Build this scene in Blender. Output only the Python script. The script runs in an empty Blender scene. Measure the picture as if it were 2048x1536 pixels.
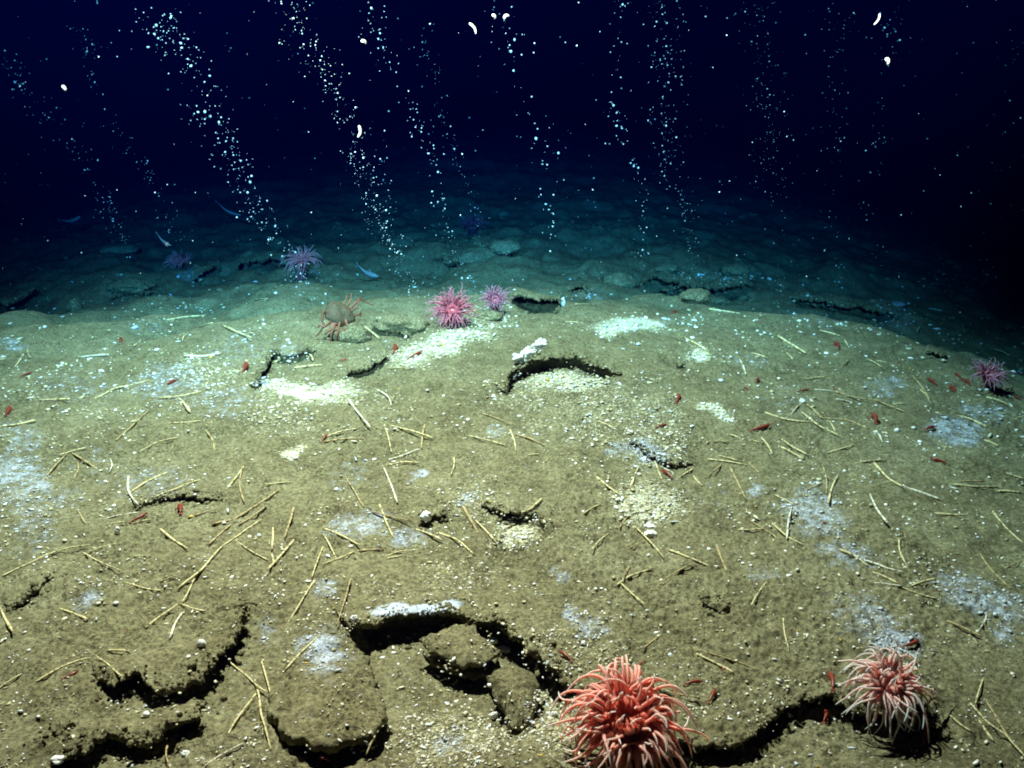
import bpy, bmesh, math, random
import numpy as np
from mathutils import Vector, Matrix

# ------------------------------------------------------------------ camera, water, light, exposure
C = bpy.context.scene.collection
scene = bpy.context.scene
random.seed(7)
rng = np.random.default_rng(11)

CAM_H = 1.6
PITCH = math.radians(21.2)
FPX = 1774.0                                   # focal length in photo pixels (2048 wide)
cam_d = bpy.data.cameras.new("camera")
cam = bpy.data.objects.new("camera", cam_d)
C.objects.link(cam)
cam_d.sensor_width = 36.0
cam_d.lens = 36.0 * FPX / 2048.0
cam_d.clip_start = 0.05
cam_d.clip_end = 300.0
cam.location = (0, 0, CAM_H)
cam.rotation_euler = (math.radians(90) - PITCH, 0, 0)
scene.camera = cam

world = bpy.data.worlds.new("World")
scene.world = world
world.use_nodes = True
bg = world.node_tree.nodes["Background"]
bg.inputs[0].default_value = (0.0, 0.01, 1.0, 1)     # deep sea: no daylight reaches the bottom
bg.inputs[1].default_value = 0.004

def spot(name, loc, target, power, angle, blend, size, colour):
    d = bpy.data.lights.new(name, 'SPOT')
    d.energy = power
    d.spot_size = math.radians(angle)
    d.spot_blend = blend
    d.shadow_soft_size = size
    d.color = colour
    o = bpy.data.objects.new(name, d)
    C.objects.link(o)
    o.location = loc
    o.rotation_euler = (Vector(target) - Vector(loc)).to_track_quat('-Z', 'Y').to_euler()
    return o
# the floodlight of the camera sled hanging above the seabed, and two fill lamps added beside the camera to brighten far seabed and bubbles
spot("sled_floodlight", (-1.1, 4.35, 4.9), (-0.7, 4.4, 0), 44500, 100, 1.0, 0.06, (1.0, 0.225, 0.105))
spot("added_fill_port", (-0.9, 0.1, 2.3), (-1.8, 9.5, 1.3), 50000, 56, 1.0, 0.08, (1.0, 0.30, 0.16))
spot("added_fill_starboard", (0.7, 0.1, 2.3), (1.6, 9.5, 1.3), 42000, 50, 1.0, 0.08, (1.0, 0.30, 0.16))

scene.view_settings.view_transform = 'Standard'
scene.view_settings.look = 'None'
scene.view_settings.exposure = 0.0
scene.view_settings.gamma = 1.0
scene.cycles.max_bounces = 4
scene.cycles.diffuse_bounces = 2
scene.cycles.glossy_bounces = 1
scene.cycles.transmission_bounces = 3
scene.cycles.volume_bounces = 0
scene.cycles.transparent_max_bounces = 6
scene.cycles.filter_width = 1.9
scene.cycles.sample_clamp_indirect = 4.0

# ------------------------------------------------------------------ noise
def _hash(ix, iy, iz, seed):
    h = (ix.astype(np.int64) * 374761393 + iy.astype(np.int64) * 668265263 + iz.astype(np.int64) * 2147483647 + seed * 1274126177) & 0xffffffff
    h = ((h ^ (h >> 13)) * 1274126177) & 0xffffffff
    h = ((h ^ (h >> 16)) * 2246822519) & 0xffffffff
    return ((h ^ (h >> 15)) & 0xffffff) / float(0xffffff)

def n2(x, y, seed=0):
    x = np.asarray(x, float); y = np.asarray(y, float)
    ix = np.floor(x); iy = np.floor(y)
    fx = x - ix; fy = y - iy
    fx = fx*fx*fx*(fx*(fx*6-15)+10); fy = fy*fy*fy*(fy*(fy*6-15)+10)
    z = np.zeros_like(ix)
    a = _hash(ix, iy, z, seed); b = _hash(ix+1, iy, z, seed)
    c = _hash(ix, iy+1, z, seed); d = _hash(ix+1, iy+1, z, seed)
    return ((a+(b-a)*fx)*(1-fy) + (c+(d-c)*fx)*fy)*2-1

def n3(x, y, z, seed=0):
    x = np.asarray(x, float); y = np.asarray(y, float); z = np.asarray(z, float)
    ix = np.floor(x); iy = np.floor(y); iz = np.floor(z)
    fx = x-ix; fy = y-iy; fz = z-iz
    fx = fx*fx*(3-2*fx); fy = fy*fy*(3-2*fy); fz = fz*fz*(3-2*fz)
    r = 0
    for k in (0, 1):
        a = _hash(ix, iy, iz+k, seed); b = _hash(ix+1, iy, iz+k, seed)
        c = _hash(ix, iy+1, iz+k, seed); d = _hash(ix+1, iy+1, iz+k, seed)
        v = (a+(b-a)*fx)*(1-fy) + (c+(d-c)*fx)*fy
        r = r + v*(fz if k else 1-fz)
    return r*2-1

def sstep(a, b, x):
    t = np.clip((np.asarray(x, float)-a)/(b-a), 0, 1)
    return t*t*(3-2*t)

# ------------------------------------------------------------------ photo pixel <-> point of the place
CP, SP = math.cos(PITCH), math.sin(PITCH)
def ray(px, py):
    u = (np.asarray(px, float)-1024.0)/FPX
    v = (768.0-np.asarray(py, float))/FPX
    dx = u; dy = CP + v*SP; dz = -SP + v*CP
    return dx, dy, dz
def project(x, y, z):
    zc = z-CAM_H
    f = y*CP - zc*SP
    up = y*SP + zc*CP
    f = np.where(f < 0.05, 0.05, f)
    return 1024.0+FPX*x/f, 768.0-FPX*up/f, f

def base_height(x, y):
    x = np.asarray(x, float); y = np.asarray(y, float)
    xs = np.clip(x, -9, 9)
    z = -0.012*np.where(xs < -0.4, (xs+0.4)**2, 0) - 0.022*np.where(xs > 0.2, (xs-0.2)**2, 0)
    ye = y + 0.13*np.where(xs > 0, xs, 0)**2 + 0.03*np.where(xs < 0, xs, 0)**2
    ye = ye + 0.35*n2(x*0.55, y*0.55, 5) + 0.40*n2(x*1.7, y*1.7, 6) + 0.16*n2(x*4.5, y*4.5, 7)
    z = z - 0.46*sstep(5.3, 7.9, ye)
    r = np.hypot(x, y)
    z = z + 0.035*n2(x*0.9, y*0.9, 1)*sstep(0.5, 2.5, r)
    z = z + 0.016*n2(x*2.7+3, y*2.7, 2)
    far = sstep(6.0, 8.5, y)
    z = z + far*(0.07*n2(x*1.1, y*1.1, 8) + 0.07*np.maximum(0, n2(x*2.3, y*2.3, 9)) + 0.035*n2(x*5, y*5, 10) + 0.015*n2(x*12, y*12, 13))
    z = z + sstep(14, 40, r)*1.2*n2(x*0.06, y*0.06, 12)
    return z
def detail(x, y):
    d = 0.0100*n2(x*9, y*9, 21) + 0.0062*n2(x*23, y*23, 22)
    rough = sstep(-0.3, 0.5, n2(x*3.1, y*3.1, 25))
    d = d + (0.0016+0.0050*rough)*n2(x*58, y*58, 23) + (0.0008+0.0024*rough)*n2(x*120, y*120, 24)
    return d

def unproject(px, py, hf):
    px = np.atleast_1d(np.asarray(px, float)); py = np.atleast_1d(np.asarray(py, float))
    dx, dy, dz = ray(px, py)
    down = np.minimum(dz, -0.02)
    t = np.maximum(0.6, (0.30-CAM_H)/down*0.98)              # nothing stands higher than 0.3 m above the middle of the mound
    hi = np.full(px.shape, 40.0); lo = t.copy()
    act = np.arange(len(px))
    for _ in range(1500):
        if not len(act): break
        k = t[act]; z = CAM_H+dz[act]*k
        h = hf(dx[act]*k, dy[act]*k)
        below = z < h
        hi[act[below]] = k[below]
        up = act[~below]
        lo[up] = k[~below]
        t[up] = k[~below]+np.clip((z-h)[~below]*0.6, 0.012, 0.6)
        act = up[t[up] < 40]
    for _ in range(10):
        m = (lo+hi)/2
        b = CAM_H+dz*m < hf(dx*m, dy*m)
        hi = np.where(b, m, hi); lo = np.where(b, lo, m)
    m = (lo+hi)/2
    return dx*m, dy*m, CAM_H+dz*m

def on_depth(px, py, y):
    dx, dy, dz = ray(px, py)
    k = y/dy
    return dx*k, dy*k, CAM_H+dz*k

# zoomed crops of the photo used for measuring: origin of each crop, 3.84 times enlarged
CROP = dict(A=(0, 1136), B=(500, 1136), C=(1000, 1136), D=(1515, 1136), E=(0, 780), F=(500, 780), G=(1000, 780), H=(1515, 780),
            I=(0, 430), J=(500, 430), K=(1000, 430), L=(1515, 430))
def px_of(crop, pts):
    ox, oy = CROP[crop]
    return [(ox+a/3.84, oy+b/3.84) for a, b in pts]

# ------------------------------------------------------------------ objects, names, labels
def tag(o, label=None, cat=None, group=None, kind=None):
    if label: o['label'] = label
    if cat: o['category'] = cat
    if group: o['group'] = group
    if kind: o['kind'] = kind
    return o
def mesh_obj(name, verts, faces, mats, parent=None, smooth=True, face_mat=None, attrs=None):
    me = bpy.data.meshes.new(name)
    me.from_pydata([tuple(v) for v in verts], [], [tuple(f) for f in faces])
    for m in (mats if isinstance(mats, (list, tuple)) else [mats]):
        me.materials.append(m)
    if smooth:
        me.polygons.foreach_set('use_smooth', np.ones(len(me.polygons), bool))
    if face_mat is not None:
        me.polygons.foreach_set('material_index', np.asarray(face_mat, np.int32))
    for k, v in (attrs or {}).items():
        v = np.asarray(v, np.float32)
        if v.ndim == 1:
            me.attributes.new(k, 'FLOAT', 'POINT').data.foreach_set('value', v)
        else:
            me.attributes.new(k, 'FLOAT_COLOR', 'POINT').data.foreach_set('color', np.ascontiguousarray(v, np.float32).ravel())
    me.update()
    o = bpy.data.objects.new(name, me)
    C.objects.link(o)
    if parent: o.parent = parent
    return o
def empty(name, loc):
    o = bpy.data.objects.new(name, None)
    o.empty_display_size = 0.05
    C.objects.link(o)
    o.location = loc
    return o

class MB:
    def __init__(s): s.v = []; s.f = []; s.m = []; s.t = []
    def tube(s, pts, radii, sides=6, mat=0, cap=True, flat=1.0, tv=None):
        pts = [Vector(p) for p in pts]; b = len(s.v); n = len(pts); up = None
        for i, p in enumerate(pts):
            d = (pts[min(i+1, n-1)]-pts[max(i-1, 0)])
            d = d.normalized() if d.length > 1e-9 else Vector((0, 0, 1))
            if up is None:
                up = Vector((0, 0, 1)) if abs(d.z) < 0.9 else Vector((0, 1, 0))
            a = d.cross(up); a = a.normalized() if a.length > 1e-6 else Vector((1, 0, 0))
            c = a.cross(d).normalized(); up = c
            for k in range(sides):
                w = 2*math.pi*k/sides
                s.v.append(p+a*math.cos(w)*radii[i]+c*math.sin(w)*radii[i]*flat)
                s.t.append(tv[i] if tv is not None else i/(n-1))
        for i in range(n-1):
            for k in range(sides):
                k2 = (k+1) % sides
                s.f.append((b+i*sides+k, b+i*sides+k2, b+(i+1)*sides+k2, b+(i+1)*sides+k)); s.m.append(mat)
        if cap:
            s.f.append(tuple(b+k for k in reversed(range(sides)))); s.m.append(mat)
            s.f.append(tuple(b+(n-1)*sides+k for k in range(sides))); s.m.append(mat)
    def ball(s, c, r, mat=0, nu=10, nv=7, rot=None, tv=0.0):
        b = len(s.v); c = Vector(c)
        for j in range(nv+1):
            a = math.pi*j/nv
            for i in range(nu):
                w = 2*math.pi*i/nu
                p = Vector((math.sin(a)*math.cos(w)*r[0], math.sin(a)*math.sin(w)*r[1], math.cos(a)*r[2]))
                if rot: p = rot @ p
                s.v.append(c+p); s.t.append(tv)
        for j in range(nv):
            for i in range(nu):
                i2 = (i+1) % nu
                s.f.append((b+j*nu+i, b+(j+1)*nu+i, b+(j+1)*nu+i2, b+j*nu+i2)); s.m.append(mat)
    def sheet(s, pts, mat=0):
        b = len(s.v)
        for p in pts: s.v.append(Vector(p)); s.t.append(0)
        s.f.append(tuple(range(b, b+len(pts)))); s.m.append(mat)
    def build(s, name, mats, parent=None, smooth=True):
        return mesh_obj(name, s.v, s.f, mats, parent, smooth, s.m, {'along': s.t})

# ------------------------------------------------------------------ materials
def mat(name):
    m = bpy.data.materials.new(name); m.use_nodes = True
    nt = m.node_tree
    return m, nt, nt.nodes["Principled BSDF"]
def node(nt, t, **kw):
    n = nt.nodes.new(t)
    for k, v in kw.items():
        if k.startswith('i_'):
            n.inputs[int(k[2:]) if k[2:].isdigit() else k[2:]].default_value = v
        else: setattr(n, k, v)
    return n
def ramp(nt, stops):
    r = nt.nodes.new('ShaderNodeValToRGB')
    e = r.color_ramp.elements
    while len(e) < len(stops): e.new(0.5)
    for i, (p, c) in enumerate(stops):
        e[i].position = p; e[i].color = (*c, 1) if len(c) == 3 else c
    return r
def noise_tex(nt, coord, scale, det=4, rough=0.55):
    n = nt.nodes.new('ShaderNodeTexNoise'); n.inputs['Scale'].default_value = scale
    n.inputs['Detail'].default_value = det; n.inputs['Roughness'].default_value = rough
    nt.links.new(coord, n.inputs['Vector']); return n
def mixc(nt, fac, a, b):
    m = nt.nodes.new('ShaderNodeMix'); m.data_type = 'RGBA'
    for sock, v in ((0, fac), (6, a), (7, b)):
        if hasattr(v, 'is_output'): nt.links.new(v, m.inputs[sock])
        else: m.inputs[sock].default_value = v if sock == 0 else (*v, 1)
    return m.outputs[2]
def mth(nt, op, a, b=None, clamp=False):
    m = nt.nodes.new('ShaderNodeMath'); m.operation = op; m.use_clamp = clamp
    for i, v in enumerate((a, b)):
        if v is None: continue
        if hasattr(v, 'is_output'): nt.links.new(v, m.inputs[i])
        else: m.inputs[i].default_value = v
    return m.outputs[0]

def ground_material():
    m, nt, p = mat("seabed_mud")
    co = nt.nodes.new('ShaderNodeNewGeometry').outputs['Position']
    big = noise_tex(nt, co, 2.2, 5)
    mid = noise_tex(nt, co, 14, 5, 0.6)
    fine = noise_tex(nt, co, 75, 4, 0.65)
    grain = noise_tex(nt, co, 230, 2, 0.6)
    c1 = ramp(nt, [(0.28, (0.085, 0.072, 0.034)), (0.50, (0.150, 0.133, 0.068)), (0.72, (0.225, 0.205, 0.118))])
    nt.links.new(big.outputs[0], c1.inputs[0])
    c2 = ramp(nt, [(0.30, (0.078, 0.066, 0.032)), (0.50, (0.150, 0.133, 0.068)), (0.72, (0.205, 0.188, 0.104))])
    nt.links.new(mid.outputs[0], c2.inputs[0])
    col = mixc(nt, 0.55, c1.outputs[0], c2.outputs[0])
    g = ramp(nt, [(0.34, (0.42, 0.40, 0.36)), (0.50, (1, 1, 1)), (0.66, (1.55, 1.55, 1.50))])
    nt.links.new(fine.outputs[0], g.inputs[0])
    mul = nt.nodes.new('ShaderNodeMix'); mul.data_type = 'RGBA'; mul.blend_type = 'MULTIPLY'; mul.inputs[0].default_value = 0.8
    nt.links.new(col, mul.inputs[6]); nt.links.new(g.outputs[0], mul.inputs[7])
    col = mul.outputs[2]
    pit = noise_tex(nt, co, 125, 2, 0.5)
    pm = noise_tex(nt, co, 9, 3, 0.5)
    pv = mth(nt, 'ADD', pit.outputs[0], mth(nt, 'MULTIPLY', mth(nt, 'SUBTRACT', pm.outputs[0], 0.5), 0.35))
    pv = mth(nt, 'MULTIPLY', mth(nt, 'SUBTRACT', 0.40, pv), 11.0, True)
    col = mixc(nt, mth(nt, 'MULTIPLY', pv, 0.75), col, (0.035, 0.030, 0.014))
    # pale shell grit pressed into the mud
    a = node(nt, 'ShaderNodeAttribute', attribute_name='grit')
    th = mth(nt, 'ADD', mth(nt, 'ADD', mth(nt, 'MULTIPLY', grain.outputs[0], 0.5), mth(nt, 'MULTIPLY', fine.outputs[0], 0.5)), mth(nt, 'MULTIPLY', a.outputs['Fac'], 0.13))
    th = mth(nt, 'MULTIPLY', mth(nt, 'SUBTRACT', th, 0.615), 12.0, True)
    col = mixc(nt, th, col, (0.50, 0.47, 0.30))
    # bluish white bacterial mat
    a = node(nt, 'ShaderNodeAttribute', attribute_name='mat')
    mm = noise_tex(nt, co, 24, 4, 0.6)
    mr = noise_tex(nt, co, 110, 4, 0.7)
    s = mth(nt, 'ADD', mth(nt, 'MULTIPLY', mm.outputs[0], 0.42), mth(nt, 'MULTIPLY', mr.outputs[0], 0.58))
    th = mth(nt, 'ADD', s, mth(nt, 'MULTIPLY', a.outputs['Fac'], 0.25))
    th = mth(nt, 'MULTIPLY', mth(nt, 'SUBTRACT', th, 0.708), 8.0, True)
    film = mth(nt, 'ADD', mth(nt, 'MULTIPLY', a.outputs['Fac'], 0.9), mth(nt, 'MULTIPLY', mth(nt, 'SUBTRACT', mm.outputs[0], 0.5), 2.6))
    film = mth(nt, 'MULTIPLY', mth(nt, 'SUBTRACT', film, 0.38), 0.75, True)
    col = mixc(nt, mth(nt, 'MULTIPLY', film, 0.5), col, (0.36, 0.41, 0.50))
    g2 = node(nt, 'ShaderNodeAttribute', attribute_name='grit')
    film = mth(nt, 'ADD', g2.outputs['Fac'], mth(nt, 'MULTIPLY', mth(nt, 'SUBTRACT', s, 0.5), 5.5))
    film = mth(nt, 'MULTIPLY', mth(nt, 'SUBTRACT', film, 0.95), 1.4, True)
    col = mixc(nt, mth(nt, 'MULTIPLY', film, 0.62), col, (0.60, 0.58, 0.47))
    th = mth(nt, 'MULTIPLY', th, 0.85)
    col = mixc(nt, th, col, (0.47, 0.52, 0.60))
    nt.links.new(col, p.inputs['Base Color'])
    p.inputs['Roughness'].default_value = 0.95
    p.inputs['Specular IOR Level'].default_value = 0.12
    b = nt.nodes.new('ShaderNodeBump'); b.inputs['Strength'].default_value = 0.9; b.inputs['Distance'].default_value = 0.006
    hsum = mth(nt, 'SUBTRACT', mth(nt, 'ADD', fine.outputs[0], mth(nt, 'MULTIPLY', grain.outputs[0], 0.45)), mth(nt, 'MULTIPLY', pv, 0.5))
    nt.links.new(hsum, b.inputs['Height']); nt.links.new(b.outputs[0], p.inputs['Normal'])
    return m
M_MUD = ground_material()

def plain(name, col, rough=0.6, spec=0.3, var=0.25, scale=40, sss=0.0, bump=0.0):
    m, nt, p = mat(name)
    co = nt.nodes.new('ShaderNodeTexCoord').outputs['Object']
    n = noise_tex(nt, co, scale, 4)
    r = ramp(nt, [(0.3, tuple(c*(1-var) for c in col)), (0.7, tuple(min(1, c*(1+var)) for c in col))])
    nt.links.new(n.outputs[0], r.inputs[0]); nt.links.new(r.outputs[0], p.inputs['Base Color'])
    p.inputs['Roughness'].default_value = rough; p.inputs['Specular IOR Level'].default_value = spec
    if sss:
        p.inputs['Subsurface Weight'].default_value = sss
        p.inputs['Subsurface Radius'].default_value = (0.012, 0.006, 0.004); p.inputs['Subsurface Scale'].default_value = 1.0
    if bump:
        b = nt.nodes.new('ShaderNodeBump'); b.inputs['Strength'].default_value = bump; b.inputs['Distance'].default_value = 0.004
        nt.links.new(n.outputs[0], b.inputs['Height']); nt.links.new(b.outputs[0], p.inputs['Normal'])
    return m
def tentacle_mat(name, root, mid, tip):
    m, nt, p = mat(name)
    a = node(nt, 'ShaderNodeAttribute', attribute_name='along')
    r = ramp(nt, [(0.0, root), (0.45, mid), (1.0, tip)])
    nt.links.new(a.outputs['Fac'], r.inputs[0]); nt.links.new(r.outputs[0], p.inputs['Base Color'])
    p.inputs['Roughness'].default_value = 0.6; p.inputs['Specular IOR Level'].default_value = 0.15
    p.inputs['Subsurface Weight'].default_value = 0.8
    p.inputs['Subsurface Radius'].default_value = (0.030, 0.012, 0.010); p.inputs['Subsurface Scale'].default_value = 1.0
    return m
def tube_mat(name, col):
    m, nt, p = mat(name)
    a = node(nt, 'ShaderNodeAttribute', attribute_name='along')
    oi = nt.nodes.new('ShaderNodeObjectInfo')
    w = mth(nt, 'ADD', mth(nt, 'MULTIPLY', a.outputs['Fac'], 7.0), mth(nt, 'MULTIPLY', oi.outputs['Random'], 50.0))
    n = nt.nodes.new('ShaderNodeTexNoise'); n.noise_dimensions = '1D'
    n.inputs['Scale'].default_value = 1.0; n.inputs['Detail'].default_value = 3
    nt.links.new(w, n.inputs['W'])
    r = ramp(nt, [(0.30, tuple(c*0.45 for c in col)), (0.48, col), (0.75, tuple(min(0.85, c*1.25+0.03) for c in col))])
    nt.links.new(n.outputs[0], r.inputs[0]); nt.links.new(r.outputs[0], p.inputs['Base Color'])
    p.inputs['Roughness'].default_value = 0.7; p.inputs['Specular IOR Level'].default_value = 0.2
    return m
M_TUBES = {'cream': tube_mat('cream_tube', (0.52, 0.44, 0.22)), 'white': tube_mat('white_tube', (0.56, 0.52, 0.38)), 'tan': tube_mat('tan_tube', (0.34, 0.26, 0.12))}
M_SHRIMP = plain('shrimp_shell', (0.20, 0.030, 0.014), 0.4, 0.4, 0.5, 120)
M_ORANGE = plain('orange_limb', (0.13, 0.048, 0.022), 0.5, 0.3, 0.35, 60)
M_CARAPACE = plain('crab_carapace', (0.062, 0.046, 0.024), 0.7, 0.2, 0.4, 45, bump=0.6)
M_FISH = plain('fish_skin', (0.20, 0.22, 0.22), 0.45, 0.4, 0.25, 60)
M_WHITE = plain('white_body', (0.60, 0.58, 0.54), 0.5, 0.4, 0.1, 80)
M_EYE = plain('pink_eye', (0.85, 0.25, 0.20), 0.3, 0.6, 0.1, 30)
M_DARKROCK = plain('dark_rock', (0.030, 0.032, 0.026), 0.9, 0.1, 0.5, 30, bump=0.8)
M_SNOW = plain('marine_snow', (0.45, 0.45, 0.42), 0.9, 0.1)
M_SHELLWHITE = plain('white_shell', (0.72, 0.71, 0.66), 0.6, 0.3, 0.15, 50, bump=0.3)
m, nt, p = mat('gas_bubble'); M_BUBBLE = m
p.inputs['Base Color'].default_value = (0.58, 0.58, 0.56, 1); p.inputs['Roughness'].default_value = 0.35
m, nt, p = mat('shell_grit'); M_GRIT = m
a = node(nt, 'ShaderNodeAttribute', attribute_name='tint')
nt.links.new(a.outputs['Color'], p.inputs['Base Color']); p.inputs['Roughness'].default_value = 0.7

# ------------------------------------------------------------------ the water
def build_water():
    me_v = [(x, y, z) for z in (-4, 6.2) for y in (-7, 46) for x in (-24, 24)]
    me_f = [(0, 2, 3, 1), (4, 5, 7, 6), (0, 1, 5, 4), (2, 6, 7, 3), (0, 4, 6, 2), (1, 3, 7, 5)]
    m = bpy.data.materials.new("sea_water"); m.use_nodes = True
    nt = m.node_tree; nt.nodes.clear()
    out = nt.nodes.new('ShaderNodeOutputMaterial')
    v = nt.nodes.new('ShaderNodeVolumePrincipled')
    D = 0.50
    sc = (0.0, 0.00012, 0.0033)            # scattered share per channel
    ab = (0.31, 0.112, 0.030)            # absorbed per metre per channel
    v.inputs['Density'].default_value = D
    v.inputs['Color'].default_value = (*sc, 1)
    v.inputs['Absorption Color'].default_value = (*[max(0.0, 1-ab[i]/(D*(1-sc[i])))**2 for i in range(3)], 1)
    v.inputs['Anisotropy'].default_value = 0.3
    nt.links.new(v.outputs[0], out.inputs['Volume'])
    o = mesh_obj('haze', me_v, me_f, m, smooth=False)
    tag(o, kind='stuff')

# ------------------------------------------------------------------ ledges: overhanging crust slabs with hollows under them
def resample(pts, n):
    p = np.asarray(pts, float)
    d = np.r_[0, np.cumsum(np.hypot(*np.diff(p[:, :2], axis=0).T))]
    s = np.linspace(0, d[-1], n)
    return np.stack([np.interp(s, d, p[:, k]) for k in range(p.shape[1])], 1)
def smooth_line(pts, n):
    p = resample(pts, n)
    for _ in range(2):
        q = p.copy(); q[1:-1] = (p[:-2]+2*p[1:-1]+p[2:])/4; p = q
    return p

class Ledge: pass
LEDGES = []
def ledge(name, label, lip, back, lift, thick, depth, front, bk, endfade=0.12, hole_only=False, cat='rock slab', jag=0.010, through=True):
    L = Ledge(); L.__dict__.update(name=name, label=label, lip_px=lip, back_px=back, lift=lift, thick=thick, depth=depth, front=front, bk=bk, endfade=endfade, hole_only=hole_only, cat=cat, jag=jag)
    if name == 'crust_ledge': L.depth *= 0.38; depth = L.depth
    if lip[len(lip)//2][1] < 640:
        L.depth *= 0.55; depth = L.depth; L.lift = lift = lift*0.6; L.jag = 0.016; L.front = front = front*0.8; L.thick = thick*0.7
    LEDGES.append(L)
    k = len(LEDGES)-1
    hf = (lambda x, y: height(x, y, k))
    lp = np.array(lip, float); bp = np.array(back, float)
    X, Y, Z = unproject(lp[:, 0], lp[:, 1], lambda x, y: hf(x, y)+lift)
    L.lip = smooth_line(np.stack([X, Y], 1), 60)
    X, Y, Z = unproject(bp[:, 0], bp[:, 1], hf)
    L.back = smooth_line(np.stack([X, Y], 1), 60)
    mid = L.back[30]-L.lip[30]
    seg = L.lip[31]-L.lip[29]
    L.sgn = 1.0 if seg[0]*mid[1]-seg[1]*mid[0] > 0 else -1.0
    r = max(front, bk)+0.1
    L.box = (L.lip[:, 0].min()-r, L.lip[:, 0].max()+r, L.lip[:, 1].min()-r, L.lip[:, 1].max()+r)
    dd = np.array([np.hypot(*(L.back-q).T).min() for q in L.lip[5:-5]]).min()
    L.bk = min(L.bk, 0.8*dd)
    L.len = np.hypot(*np.diff(L.lip, axis=0).T).sum()
    return L

def carve(L, x, y):
    out = np.zeros_like(x)
    b = L.box
    m = (x > b[0]) & (x < b[1]) & (y > b[2]) & (y < b[3])
    if not m.any(): return out
    X = x[m]; Y = y[m]
    best = np.full(X.shape, 1e9); sg = np.ones(X.shape); uu = np.zeros(X.shape)
    P = L.lip[::3] if len(L.lip) > 30 else L.lip
    P = np.vstack([P, L.lip[-1:]])
    n = len(P)-1
    over = np.zeros(X.shape)
    for i in range(n):
        ax, ay = P[i]; bx, by = P[i+1]; ex, ey = bx-ax, by-ay
        l2 = ex*ex+ey*ey
        if l2 < 1e-10: continue
        t0 = ((X-ax)*ex+(Y-ay)*ey)/l2
        t = np.clip(t0, 0, 1)
        dx = X-ax-t*ex; dy = Y-ay-t*ey
        d = dx*dx+dy*dy
        k = d < best
        best = np.where(k, d, best)
        sg = np.where(k, np.sign(ex*dy-ey*dx), sg)
        uu = np.where(k, (i+t)/n, uu)
        ov = np.abs(t0-t)*math.sqrt(l2)
        over = np.where(k, ov if i in (0, n-1) else 0, over)
    d = np.sqrt(best)
    inside = sg*L.sgn > 0
    wob = 1+0.25*n2(X*6, Y*6, 31)
    f = np.where(inside, 1-sstep(0.55*L.bk, 0.9*L.bk, d), 1-sstep(0.0, L.front, d*wob))
    edge = np.minimum(uu, 1-uu)*L.len
    f = f*(0.25+0.75*sstep(0, L.endfade, edge))*(1-sstep(0, 0.12, over))
    out[m] = L.depth*f
    return out

def height(x, y, k=None):
    x = np.asarray(x, float); y = np.asarray(y, float)
    sh = x.shape
    x = np.atleast_1d(x).ravel(); y = np.atleast_1d(y).ravel()
    z = base_height(x, y)+detail(x, y)
    for L in LEDGES[:k]:
        z = z-carve(L, x, y)
    return z.reshape(sh)

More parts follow.
